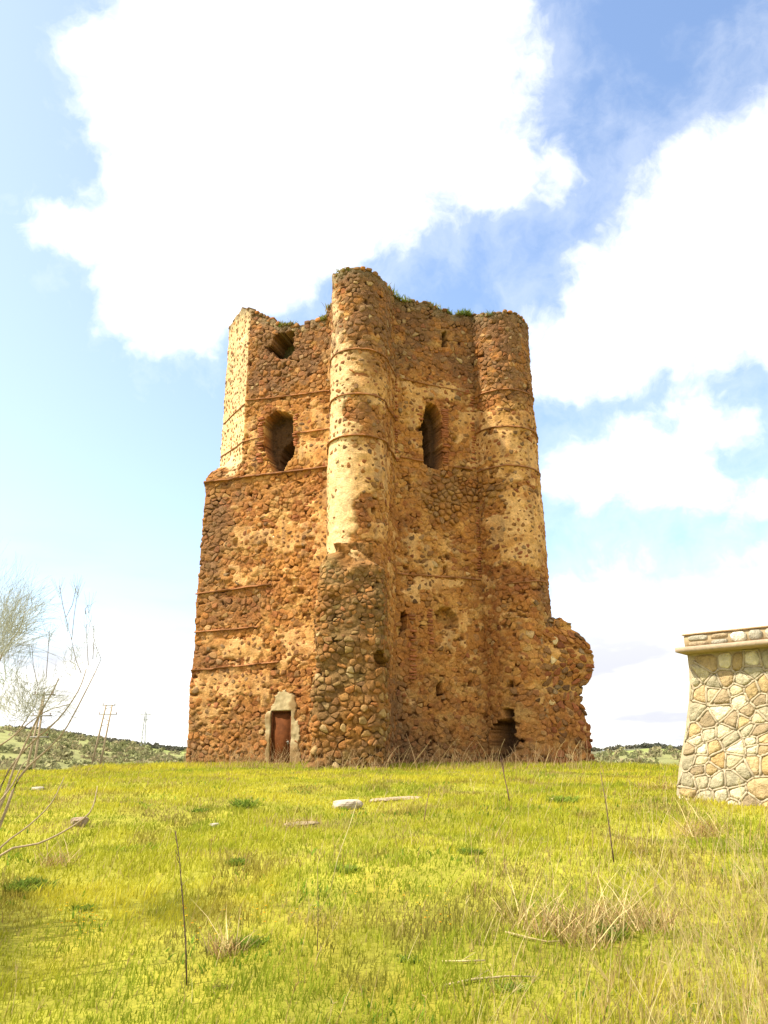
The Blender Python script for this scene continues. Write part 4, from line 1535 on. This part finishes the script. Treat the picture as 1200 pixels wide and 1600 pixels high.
def bent(mb, x, y, h, w, col, lean=(.25, 0), seedhead=False, curve=.15):
    z = float(ground_z(x, y))
    lx = r.gauss(lean[0], .22) * h; ly = r.gauss(lean[1], .2) * h
    k = 6
    P_ = []
    for i in range(k):
        t = i / (k - 1)
        P_.append((x + lx * t ** 1.4 + curve * h * .2 * sin(t * 3), y + ly * t ** 1.4, z + h * t * (1 - .08 * t)))
    mb.tube(P_, [w * (1 - .65 * i / (k - 1)) for i in range(k)], 3, col, cap=False)
    if seedhead:
        for _ in range(5):
            b = Vector(P_[-1]) + Vector((r.uniform(-.02, .02), r.uniform(-.02, .02), r.uniform(-.06, .02)))
            mb.tube([P_[-2 if r.random() < .5 else -1], tuple(b + Vector((r.uniform(-.03, .03), 0, .05)))], [w * .8, w * .3], 3, col, cap=False)


SC = [(.50, .38, .15), (.60, .47, .20), (.42, .29, .11), (.36, .22, .09), (.66, .55, .26)]
for _ in range(900):
    y = r.uniform(3.6, 11) if r.random() < .75 else r.uniform(11, 20)
    if r.random() < .62: x = (r.uniform(.10, .52)) * y
    else: x = r.uniform(-.5, .5) * y
    bent(mb, x, y, r.uniform(.15, .55) * (1.15 if x > .2 * y else .7), .0014 + .00022 * y, r.choice(SC), seedhead=r.random() < .25)
# tall ones at the right edge
for _ in range(230):
    y = r.uniform(4.0, 9.0); x = y * r.uniform(.30, .53)
    bent(mb, x, y, r.uniform(.35, 1.15) * r.uniform(.6, 1), .0024, r.choice(SC[:2] + SC[4:]), lean=(-.12, 0), seedhead=True)
o = tag(mb.obj('dry_bents', M_DRY), 'thin dry grass stems standing over the meadow, thickest at lower right', kind='stuff')

# weeds along the foot of the tower
mb = MB(); r = random.Random(20)
for _ in range(620):
    px = r.choice([r.uniform(300, 500), r.uniform(380, 620), r.uniform(600, 940), r.uniform(610, 900)])
    y = r.uniform(27.2, 32.6) if px > 605 or px < 495 else r.uniform(25.5, 28.9)
    x = (px - 600) / 1256 * y
    h = r.uniform(.25, 1.2) * (1.2 if 600 < px < 900 else 1) * r.uniform(.5, 1)
    w = r.uniform(.005, .010); col = r.choice([(.50, .34, .18), (.42, .27, .13), (.56, .42, .2), (.33, .20, .10)])
    bent(mb, x, y, h, w, col, lean=(r.choice((-.25, .0, .25, .4)), 0), curve=r.uniform(-.6, .6))
    if r.random() < .35:
        z = float(ground_z(x, y)); t = r.uniform(.4, .7)
        mb.tube([(x + .1 * h * t, y, z + h * t), (x + r.uniform(-.3, .3), y, z + h * (t + .3))], [w * .6, w * .25], 3, col, cap=False)
o = tag(mb.obj('foot_weeds', M_DRY), 'dry pale weed stalks along the foot of the tower', kind='stuff')


def g2(x, y): return float(ground_z(x, y))


def on_ground(px, py):
    """where the line of sight meets the meadow"""
    a, f, u = pix_dir(px, py)
    Y = 3.0
    while Y < 60:
        x = a / f * Y; z = u / f * Y + CZ
        if z <= g2(x, Y): return x, Y, g2(x, Y)
        Y += .02
    return a / f * 30, 30, g2(a / f * 30, 30)


# green leafy weed clumps
r = random.Random(23)
n_ = 0
for (px, py, h, sp, n, dk, lab) in [
    (540, 1362, .16, .22, 260, 0, 'dark green weed clump below the white slab in mid meadow'),
    (372, 1350, .13, .22, 220, 1, 'flat dark green grass clump left of the middle of the slope'),
    (383, 1262, .30, .38, 260, 1, 'low leafy clump with brown stalks, nearest the door side of the tower'),
    (312, 1268, .12, .3, 120, 1, 'small dark weed patch up the slope below the wall corner'),
    (880, 1253, .24, .5, 260, 0, 'broad green thistle clump left of the stone pier'),
    (735, 1332, .13, .3, 220, 1, 'round dark grass clump in the right middle of the meadow'),
    (45, 1388, .20, .42, 420, 1, 'large dark green clump at the left edge under the shrub'),
    (385, 1478, .14, .26, 320, 1, 'dark green clump beside yellow flowers in the foreground'),
    (345, 1540, .06, .2, 140, 2, 'brown green tussock right of the tall thin stalk'),
    (950, 1462, .18, .28, 300, 1, 'dark tuft at the foot of the dry tussock at right'),
    (795, 1542, .08, .3, 200, 0, 'low clover patch next to the fallen stick'),
    (130, 1420, .10, .2, 160, 1, 'small green tuft right of the large left clump'),
    (640, 1500, .08, .2, 150, 1, 'small dark tuft in the lower middle of the meadow')]:
    x, y, z = on_ground(px, py)
    mb = MB()
    col = [(.22, .30, .04), (.15, .22, .025), (.26, .22, .06)][dk]
    tuft(mb, (x, y, z - .01), int(n * .5), h * .55, sp * .45, col, .004 + .0004 * y, 1.6)
    tuft(mb, (x, y, z - .01), int(n * .4), h * .4, sp * .6, (.24, .28, .03), .004 + .0004 * y, 1.6)
    o = mb.obj('weed_clump', M_GRASS, origin=(x, y, z))
    tag(o, lab, 'weed clump', 'green weed clumps in the meadow')

# dry tussocks
for (px, py, h, sp, n, lab) in [
    (865, 1452, .38, .62, 620, 'brown dry tussock left of a pair in the right foreground'),
    (985, 1445, .40, .62, 620, 'brown dry tussock right of a pair in the right foreground'),
    (915, 1478, .30, .34, 300, 'small straw tussock in front of the brown pair'),
    (352, 1492, .32, .22, 200, 'pale upright straw tussock right of the tall thin stalk'),
    (85, 1352, .30, .32, 180, 'thin dry tussock near the lowest shrub branches'),
    (470, 1292, .22, .5, 200, 'flattened straw patch left of the white slab'),
    (1095, 1306, .42, .45, 420, 'dark brown dry tussock on the hollow by the stone pier'),
    (1030, 1232, .25, .9, 260, 'low brown weeds on the rise left of the stone pier')]:
    x, y, z = on_ground(px, py)
    mb = MB()
    for c3, fr in [((.46, .33, .14), .5), ((.30, .18, .07), .3), ((.58, .46, .21), .2)]:
        tuft(mb, (x, y, z - .01), int(n * fr * .42), h * (1.2 if fr == .2 else .6), sp * .62, c3, .0022 + .0002 * y, 1.3)
    o = mb.obj('dry_tussock', M_DRY, origin=(x, y, z))
    tag(o, lab, 'dry grass tuft', 'dry tussocks in the meadow')

# single tall stalks
for (pts, w, col, lab) in [
    ([(293, 1540), (290, 1470), (285, 1400), (280, 1340), (274, 1298)], .0065, (.10, .065, .04), 'dark bare stalk standing alone at lower left of the meadow'),
    ([(496, 1487), (497, 1440), (497, 1395), (496, 1352)], .004, (.16, .10, .06), 'thin brown stalk in the middle of the lower meadow'),
    ([(960, 1350), (953, 1300), (946, 1250), (938, 1205)], .010, (.13, .085, .05), 'thin dark stalk left of the stone pier'),
    ([(797, 1254), (793, 1235), (788, 1212), (783, 1190)], .014, (.16, .09, .06), 'short forked stalk in front of the round right turret'),
    ([(662, 1288), (665, 1265), (669, 1245), (672, 1228)], .009, (.22, .14, .07), 'short thin stalk right of the flat pale slab'),
    ([(514, 1392), (528, 1340), (548, 1285), (560, 1245)], .006, (.52, .45, .20), 'pale straw stem leaning right near the middle'),
    ([(537, 1465), (545, 1500), (578, 1515), (605, 1555)], .004, (.5, .4, .2), 'straw stem bent over in the lower middle')]:
    x0, y0, z0 = on_ground(*pts[0])
    P_ = []
    for i, (px, py) in enumerate(pts):
        xx, yy, zz = at(px, py, y0 + (0.02 * i)); P_.append((xx, yy, zz + CZ))
    P_[0] = (P_[0][0], P_[0][1], P_[0][2] - .05)
    mb = MB()
    k = len(P_)
    mb.tube(P_, [w * (1 - .6 * i / (k - 1)) for i in range(k)], 5, col)
    if 'forked' in lab or 'alone' in lab:
        r = random.Random(3)
        for t in range(10):
            a = Vector(P_[2]).lerp(Vector(P_[-1]), t / 10)
            mb.tube([tuple(a), tuple(a + Vector((r.uniform(-.03, .03), 0, .05 if 'alone' in lab else .12)))], [w * .5, w * .2], 3, col)
    o = mb.obj('dry_stalk', M_BARK, origin=(x0, y0, z0))
    tag(o, lab, 'stalk', 'single stalks in the meadow')

# fallen sticks
for (pts, w, col, lab) in [
    ([(790, 1461), (820, 1470), (855, 1476), (890, 1475)], .010, (.42, .32, .15), 'pale fallen stick in front of the brown tussocks'),
    ([(688, 1547), (740, 1537), (790, 1532), (838, 1532)], .009, (.36, .28, .15), 'long grey brown fallen stick near the bottom edge'),
    ([(690, 1528 - 20), (720, 1507), (758, 1506)], .008, (.46, .37, .18), 'short thin stick above the long one'),
    ([(930, 1472), (965, 1450), (1000, 1442), (1045, 1452)], .008, (.55, .45, .22), 'arched pale twig lying over the dry tussock')]:
    mb = MB(); P_ = []
    for (px, py) in pts:
        xx, yy, zz = on_ground(px, py); P_.append((xx, yy, zz + .02))
    mb.tube(P_, [w, w * 1.1, w * .8, w * .35][:len(P_)], 6, col)
    q = Vector(P_[1]); mb.tube([tuple(q), tuple(q + Vector((.12, .06, .05)))], [w * .5, w * .2], 5, col)
    tag(mb.obj('fallen_stick', M_BARK, origin=P_[0]), lab, 'stick', 'sticks lying in the grass')

# flat slabs and stones in the grass
import bmesh


def rock(px, py, L, W, H, col, name, lab, cat, rotz=0.0, seed=0):
    x, y, z = on_ground(px, py)
    bm = bmesh.new()
    bmesh.ops.create_icosphere(bm, subdivisions=3, radius=1)
    rr = random.Random(seed)
    for v in bm.verts:
        n = .22 * (noise2(np.array([v.co.x * 2 + seed]), np.array([v.co.y * 2 + v.co.z * 3]), seed)[0] - .5) + .10 * (noise2(np.array([v.co.x * 6]), np.array([v.co.y * 6 + v.co.z * 5]), seed + 3)[0] - .5)
        v.co *= 1 + n
        v.co.z = max(min(v.co.z, .55), -.55) / .55
        v.co.x *= L; v.co.y *= W; v.co.z *= H
    me = bpy.data.meshes.new(name); bm.to_mesh(me); bm.free()
    a = me.attributes.new('Col', 'FLOAT_COLOR', 'POINT')
    c4 = np.ones((len(me.vertices), 4), np.float32); c4[:, :3] = np.array(col) * rng.uniform(.85, 1.15, (len(me.vertices), 1))
    a.data.foreach_set('color', c4.ravel())
    me.materials.append(M_PIER)
    o = link(name, me, None, (x, y, z + H * .75)); o.rotation_euler = (0.06, -.05, rotz)
    tag(o, lab, cat)
    return o


rock(541, 1263, .25, .2, .07, (.42, .35, .27), 'stone_slab', 'whitish stone slab lying in the grass in front of the buttress', 'stone slab', .1, 1)
rock(617, 1251, .48, .18, .03, (.36, .27, .17), 'stone_slab', 'long flat tan slab lying right of the whitish one', 'stone slab', 0, 2)
rock(470, 1292, .26, .14, .035, (.30, .23, .13), 'stone_slab', 'flat brownish slab half hidden in straw', 'stone slab', .2, 5)
rock(123, 1290, .13, .10, .06, (.30, .22, .15), 'field_stone', 'small brown stone behind the lowest shrub branch', 'stone', .3, 3)
rock(58, 1235, .12, .10, .035, (.42, .37, .29), 'field_stone', 'small pale stone far left in the meadow', 'stone', .3, 4)
rock(335, 1292, .07, .06, .025, (.42, .37, .29), 'field_stone', 'tiny pale stone in the left middle of the meadow', 'stone', .1, 6)

# yellow and orange flowers
mb = MB(); r = random.Random(29)
for _ in range(150):
    cx, cy = r.choice([(425, 1425), (385, 1455), (660, 1420), (130, 1462), (560, 1400), (470, 1240), (300, 1470), (700, 1450), (90, 1440)])
    px, py = r.gauss(cx, 26), r.gauss(cy, 14)
    x, y, z = on_ground(px, max(1215, py))
    h = r.uniform(.07, .15); s = r.uniform(.006, .012)
    mb.tube([(x, y, z), (x, y, z + h)], .0015, 3, (.2, .28, .04), cap=False)
    col = r.choice([(.80, .52, .02), (.80, .45, .02), (.75, .28, .02)])
    k = 6
    vs = [(x, y, z + h + s * .3)] + [(x + s * cos(2 * pi * i / k), y + s * sin(2 * pi * i / k) * .7, z + h + s * (.2 + .6 * (i % 2)) ) for i in range(k)]
    mb.add(vs, [(0, 1 + i, 1 + (i + 1) % k) for i in range(k)], (), col)
tag(mb.obj('yellow_flowers', M_LEAF), 'small yellow and orange flowers dotted in the grass', kind='stuff')

# ------------------------------------------------------------------ broom shrub at the left edge
shrub = empty('broom_shrub', (-4.1, 6.4, g2(-4.1, 6.4)))
tag(shrub, 'wispy leafless broom shrub leaning in from the left edge', 'shrub')
bpy.context.view_layer.update()


def spt(px, py, Y):
    x, y, z = at(px, py, Y); return (x, y, z + CZ)


r = random.Random(31)
SH = 7.6
br = [
    ([(-60, 1420), (0, 1290), (30, 1215), (75, 1170), (105, 1135), (150, 1048)], .016, .0045, 7.5),
    ([(-60, 1400), (5, 1250), (22, 1200), (60, 1120), (80, 1085), (92, 1060)], .014, .005, 7.4),
    ([(-50, 1390), (0, 1232), (40, 1170), (90, 1125), (122, 1080), (135, 1045)], .013, .004, 7.7),
    ([(-60, 1440), (0, 1337), (60, 1318), (105, 1296), (140, 1270), (150, 1240), (152, 1228)], .011, .003, 6.4),
    ([(-60, 1400), (0, 1325), (45, 1290), (80, 1255), (100, 1215)], .010, .003, 6.5),
    ([(-40, 1300), (0, 1252), (20, 1225), (35, 1195), (45, 1187)], .010, .003, 7.2),
    ([(-60, 1130), (-10, 1050), (10, 1010), (30, 985), (40, 950)], .012, .003, 7.8),
    ([(-60, 1240), (-20, 1180), (15, 1155), (45, 1130), (75, 1110), (110, 1100)], .010, .003, 7.5),
    ([(-60, 1200), (0, 1165), (30, 1140), (55, 1100), (60, 1075)], .010, .003, 7.9),
]
for pts, w0, w1, Y in br:
    P_ = []
    k = len(pts)
    for i, (px, py) in enumerate(pts):
        P_.append(spt(px, py, Y + .06 * i))
    # subdivide for curvature
    Q = []
    for i in range(k - 1):
        a, b = Vector(P_[i]), Vector(P_[i + 1])
        p0 = Vector(P_[max(i - 1, 0)]); p3 = Vector(P_[min(i + 2, k - 1)])
        for t in (0, .33, .66):
            Q.append(.5 * ((2 * a) + (b - p0) * t + (2 * p0 - 5 * a + 4 * b - p3) * t * t + (3 * a - p0 - 3 * b + p3) * t ** 3))
    Q.append(Vector(P_[-1]))
    mb = MB(); n = len(Q)
    mb.tube([tuple(q) for q in Q], [w0 + (w1 - w0) * i / (n - 1) for i in range(n)], 6, (.33, .25, .15))
    under(mb.obj('branch', M_BARK, smooth=True), shrub)
# fine green-grey switches
mb = MB()


def spray(px, py, n, Lpx, ang0, angs, Y, col, w=.0017, sub=3):
    for _ in range(int(n * .8)):
        a = radians(r.gauss(ang0, angs)); L_ = Lpx * r.uniform(.4, 1.1)
        x0, y0 = px + r.gauss(0, 9), py + r.gauss(0, 9)
        bend = r.uniform(-.5, .5)
        yy = Y + r.uniform(-.35, .35)
        P_ = []
        for i in range(5):
            t = i / 4
            aa = a + bend * t
            P_.append((x0 + cos(aa) * L_ * t, y0 - sin(aa) * L_ * t))
        W_ = [spt(p[0], p[1], yy + .05 * i) for i, p in enumerate(P_)]
        mb.tube(W_, [w * (1 - .15 * i) for i in range(5)], 3, col, cap=False)
        for _s in range(sub):
            i = r.randrange(1, 4); a2 = a + r.uniform(-.6, .6); L2 = L_ * r.uniform(.15, .4)
            q = P_[i]
            mb.tube([W_[i], spt(q[0] + cos(a2) * L2, q[1] - sin(a2) * L2, yy + .1)], [w * .7, w * .4], 3, col, cap=False)


SG = (.42, .42, .28); SG2 = (.48, .48, .36); BR = (.30, .24, .16)
for px, py, n, L_, a0, aj, c3 in [
    (0, 1020, 150, 110, 62, 28, SG2), (20, 985, 90, 80, 70, 35, SG), (40, 960, 40, 60, 60, 40, SG2), (-25, 1000, 140, 140, 70, 24, SG),
    (55, 1105, 80, 60, 75, 50, SG2), (40, 1120, 80, 80, 90, 45, SG), (60, 1090, 40, 50, 30, 30, SG2), (85, 1105, 26, 55, 8, 16, SG2), (10, 1110, 70, 60, 110, 40, SG),
    (115, 1045, 26, 34, 120, 35, SG2), (120, 1030, 20, 40, 100, 30, SG2), (10, 1060, 50, 60, 90, 60, (.34, .33, .12))]:
    spray(px, py, n, L_, a0, aj, SH, c3)
# a few separate long twigs rising against the sky
for pts in [[(127, 1052), (118, 1030), (112, 1000), (106, 978)], [(106, 978), (98, 945), (93, 915)], [(112, 1000), (116, 960), (122, 920)], [(138, 1040), (136, 1005), (135, 975)], [(145, 1030), (147, 1000), (146, 978)],
            [(72, 1060), (75, 1020), (77, 985)], [(103, 965), (113, 945), (120, 915)], [(60, 1075), (52, 1040), (50, 1010)], [(134, 960), (133, 952), (138, 945)], [(150, 1048), (158, 1030), (150, 1010)]]:
    mb.tube([spt(p[0], p[1], SH) for p in pts], [.0042, .0034, .0026, .0018][:len(pts)], 3, BR, cap=False)
    p = pts[-1]
    for _ in range(7):
        mb.tube([spt(p[0] + r.uniform(-2, 2), p[1] + r.uniform(0, 26), SH), spt(p[0] + r.uniform(-14, 14), p[1] - r.uniform(4, 22), SH)], [.0018, .001], 3, SG2, cap=False)
o = under(mb.obj('twigs', M_LEAF), shrub); o['kind'] = 'stuff'
# the mass of the shrub carries on outside the frame and shades the lower left corner
mb = MB()
for _ in range(2600):
    c0 = Vector((r.gauss(-5.0, .45), r.gauss(6.9, .8), g2(-5.2, 6.6) + r.uniform(.0, .7)))
    a = r.uniform(0, 2 * pi); L_ = r.uniform(.8, 2.5)
    t = c0 + Vector((cos(a) * L_ * .35, sin(a) * L_ * .5, L_))
    if t.x / t.y > -.52: continue
    mb.tube([tuple(c0), tuple(c0.lerp(t, .5) + Vector((r.uniform(-.08, .08), 0, .05))), tuple(t)], [.006, .0045, .002], 3, SG, cap=False)
o = under(mb.obj('twigs', M_LEAF), shrub); o['kind'] = 'stuff'

# ------------------------------------------------------------------ far poles
def base_on(px, Y):
    a, f, u = pix_dir(px, 1180)
    x = a / f * Y
    return x, Y, g2(x, Y)


# twin post line pole in the left hillside
x, y, z = base_on(47, 92)
pole = empty('utility_pole', (x, y, z)); tag(pole, 'nearest power pole with two posts and three crossarms, behind the shrub at left', 'utility pole', 'power poles on the hillside')
bpy.context.view_layer.update()
H1 = at(62, 1082, 92)[2] + CZ
for dx, lx in ((-.55, 1.0), (.55, .4)):
    mb = MB(); mb.tube([(x + dx, y, z - .5), (x + dx * .6 + lx, y, H1)], [.16, .10], 8, (.3, .25, .17)); under(mb.obj('post', M_POLE), pole)
for zf, hw in ((1.0, 1.0), (.80, .95), (.60, .9)):
    zz = z + (H1 - z) * zf - .25
    mb = MB(); mb.box((x + .75, y - .1, zz), (hw * 1.25, .07, .07), col=(.3, .25, .2)); under(mb.obj('crossarm', M_METAL), pole)
    for q in (-1, 0, 1):
        mb = MB(); mb.tube([(x + .75 + q * hw, y - .1, zz + .07), (x + .75 + q * hw, y - .1, zz + .36)], [.06, .04], 6, (.2, .1, .06)); under(mb.obj('insulator', M_TILE), pole)
# lattice-like twin leg pole
x, y, z = base_on(154, 150)
pole = empty('utility_pole', (x, y, z)); tag(pole, 'narrow twin leg pylon with short steps, on the hillside between shrub and tower', 'utility pole', 'power poles on the hillside')
bpy.context.view_layer.update()
H2 = at(162, 1101, 150)[2] + CZ
for dx, tx in ((-1.2, .45), (.35, 1.55)):
    mb = MB(); mb.tube([(x + dx, y, z - .6), (x + tx, y, H2)], [.20, .13], 6, (.3, .25, .17)); under(mb.obj('leg', M_POLE), pole)
for k in range(7):
    t = k / 6.5
    za = z + (H2 - z) * (.12 + t * .88) ; xl = x - 1.2 + 1.65 * (.12 + t * .85); xr = x + .35 + 1.2 * (.12 + t * .85)
    mb = MB(); mb.tube([(xl, y, za), (xr, y, za - (.7 if k % 2 else -.3))], .06, 5, (.3, .25, .17)); under(mb.obj('brace', M_POLE), pole)
for zz, hw in ((H2 - .1, 1.2), (H2 - 1.7, 1.7)):
    mb = MB(); mb.box((x + .95, y, zz), (hw, .08, .08), col=(.3, .25, .2)); under(mb.obj('crossarm', M_METAL), pole)
    for q in (-1, 1):
        mb = MB(); mb.tube([(x + .95 + q * hw * .9, y, zz + .05), (x + .95 + q * hw * .9, y, zz + .5)], [.09, .06], 6, (.2, .1, .06)); under(mb.obj('insulator', M_TILE), pole)
# far pylon
x, y, z = base_on(222, 620)
pole = empty('transmission_pylon', (x, y, z)); tag(pole, 'distant pale lattice pylon on the skyline left of the tower', 'pylon')
bpy.context.view_layer.update()
H3 = at(222, 1108, 620)[2] + CZ
M_FAR = material('far_steel', .7, False, (.34, .35, .36), namt=0, bump=0)
for sx, sy in ((-1, -1), (1, -1), (1, 1), (-1, 1)):
    mb = MB(); mb.tube([(x + sx * 2.4, y + sy * 2.4, z - 1), (x + sx * .5, y + sy * .5, H3 - 4), (x, y, H3)], [.22, .18, .12], 4); under(mb.obj('leg', M_FAR), pole)
for k in range(6):
    t = k / 6; t2 = (k + 1) / 6
    w0 = 2.4 - 1.9 * t; w1 = 2.4 - 1.9 * t2
    mb = MB(); za = z + (H3 - 4 - z) * t; zb_ = z + (H3 - 4 - z) * t2
    mb.tube([(x - w0, y - w0, za), (x + w1, y - w1, zb_)], .12, 4); mb.tube([(x + w0, y - w0, za), (x - w1, y - w1, zb_)], .12, 4)
    under(mb.obj('brace', M_FAR), pole)
for zz, hw in ((H3 - 4, 4.5), (H3 - 8, 3.6)):
    mb = MB(); mb.tube([(x - hw, y, zz), (x, y, zz + .8), (x + hw, y, zz)], .16, 4); mb.tube([(x - hw, y, zz), (x + hw, y, zz)], .16, 4); under(mb.obj('crossarm', M_FAR), pole)

# ------------------------------------------------------------------ scrub on the far slopes, trees on the skyline


def leaf_cloud(name, centres, sizes, cols, per, leaf, seed, label=None):
    g = np.random.default_rng(seed)
    n = len(centres) * per
    Cn = np.repeat(np.array(centres), per, 0); S = np.repeat(np.array(sizes), per, 0); K = np.repeat(np.array(cols), per, 0)
    d = g.standard_normal((n, 3)); d /= np.linalg.norm(d, axis=1)[:, None]
    d[:, 2] = np.abs(d[:, 2])
    rad = g.random(n) ** .4
    P_ = Cn + d * S * rad[:, None]
    a = g.standard_normal((n, 3)); a /= np.linalg.norm(a, axis=1)[:, None]
    b = np.cross(a, g.standard_normal((n, 3))); b /= np.linalg.norm(b, axis=1)[:, None]
    lf = (leaf * S[:, 0] * g.uniform(.6, 1.3, n))[:, None]
    V = np.stack([P_ - a * lf, P_ + b * lf, P_ + a * lf * .9, P_ - b * lf * .8], 1).reshape(-1, 3)
    k = np.arange(n) * 4
    F = np.stack([k, k + 1, k + 2, k + 3], -1)
    col = np.repeat(np.clip(K * g.uniform(.7, 1.35, (n, 1)), .01, .6), 4, 0)
    o = link(name, mesh_from(name, V, None, F, col, M_LEAF))
    tag(o, label, kind='stuff')
    return o


g = np.random.default_rng(55)
cen, siz, cl = [], [], []
for _ in range(2200):
    rr = 75 + 265 * g.random() ** 1.0
    az = radians(g.uniform(-36, -9)) if g.random() < .72 else radians(g.uniform(10, 30))
    x, y = rr * sin(az), rr * cos(az)
    if fbm(np.array([x * .02]), np.array([y * .02]), 3, 301)[0] < -.12 + (.5 if rr > 270 and az < 0 else 0): continue
    s = g.uniform(.5, 1.5) * (1 + rr * .002)
    cen.append((x, y, g2(x, y) - .1)); siz.append((s, s, s * g.uniform(.6, 1.0)))
    cl.append([(.22, .22, .10), (.26, .24, .12), (.20, .205, .09), (.28, .24, .13)][g.integers(4)])
leaf_cloud('hillside_scrub', cen, siz, cl, 46, .22, 56, 'olive scrub scattered over the hillside')
cen, siz, cl = [], [], []
for _ in range(900):
    az = radians(g.uniform(-30, -10)) if g.random() < .7 else radians(g.uniform(12, 32))
    rr = g.uniform(900, 960)
    x, y = rr * sin(az), rr * cos(az)
    s = g.uniform(2.2, 4.6)
    cen.append((x, y, g2(x, y) + .5)); siz.append((s * 1.2, s, s * g.uniform(.8, 1.25)))
    cl.append([(.11, .11, .075), (.14, .13, .09), (.095, .10, .07)][g.integers(3)])
leaf_cloud('skyline_trees', cen, siz, cl, 60, .22, 57, 'dark olive trees along the far skyline')
print('done', len(bpy.data.objects))
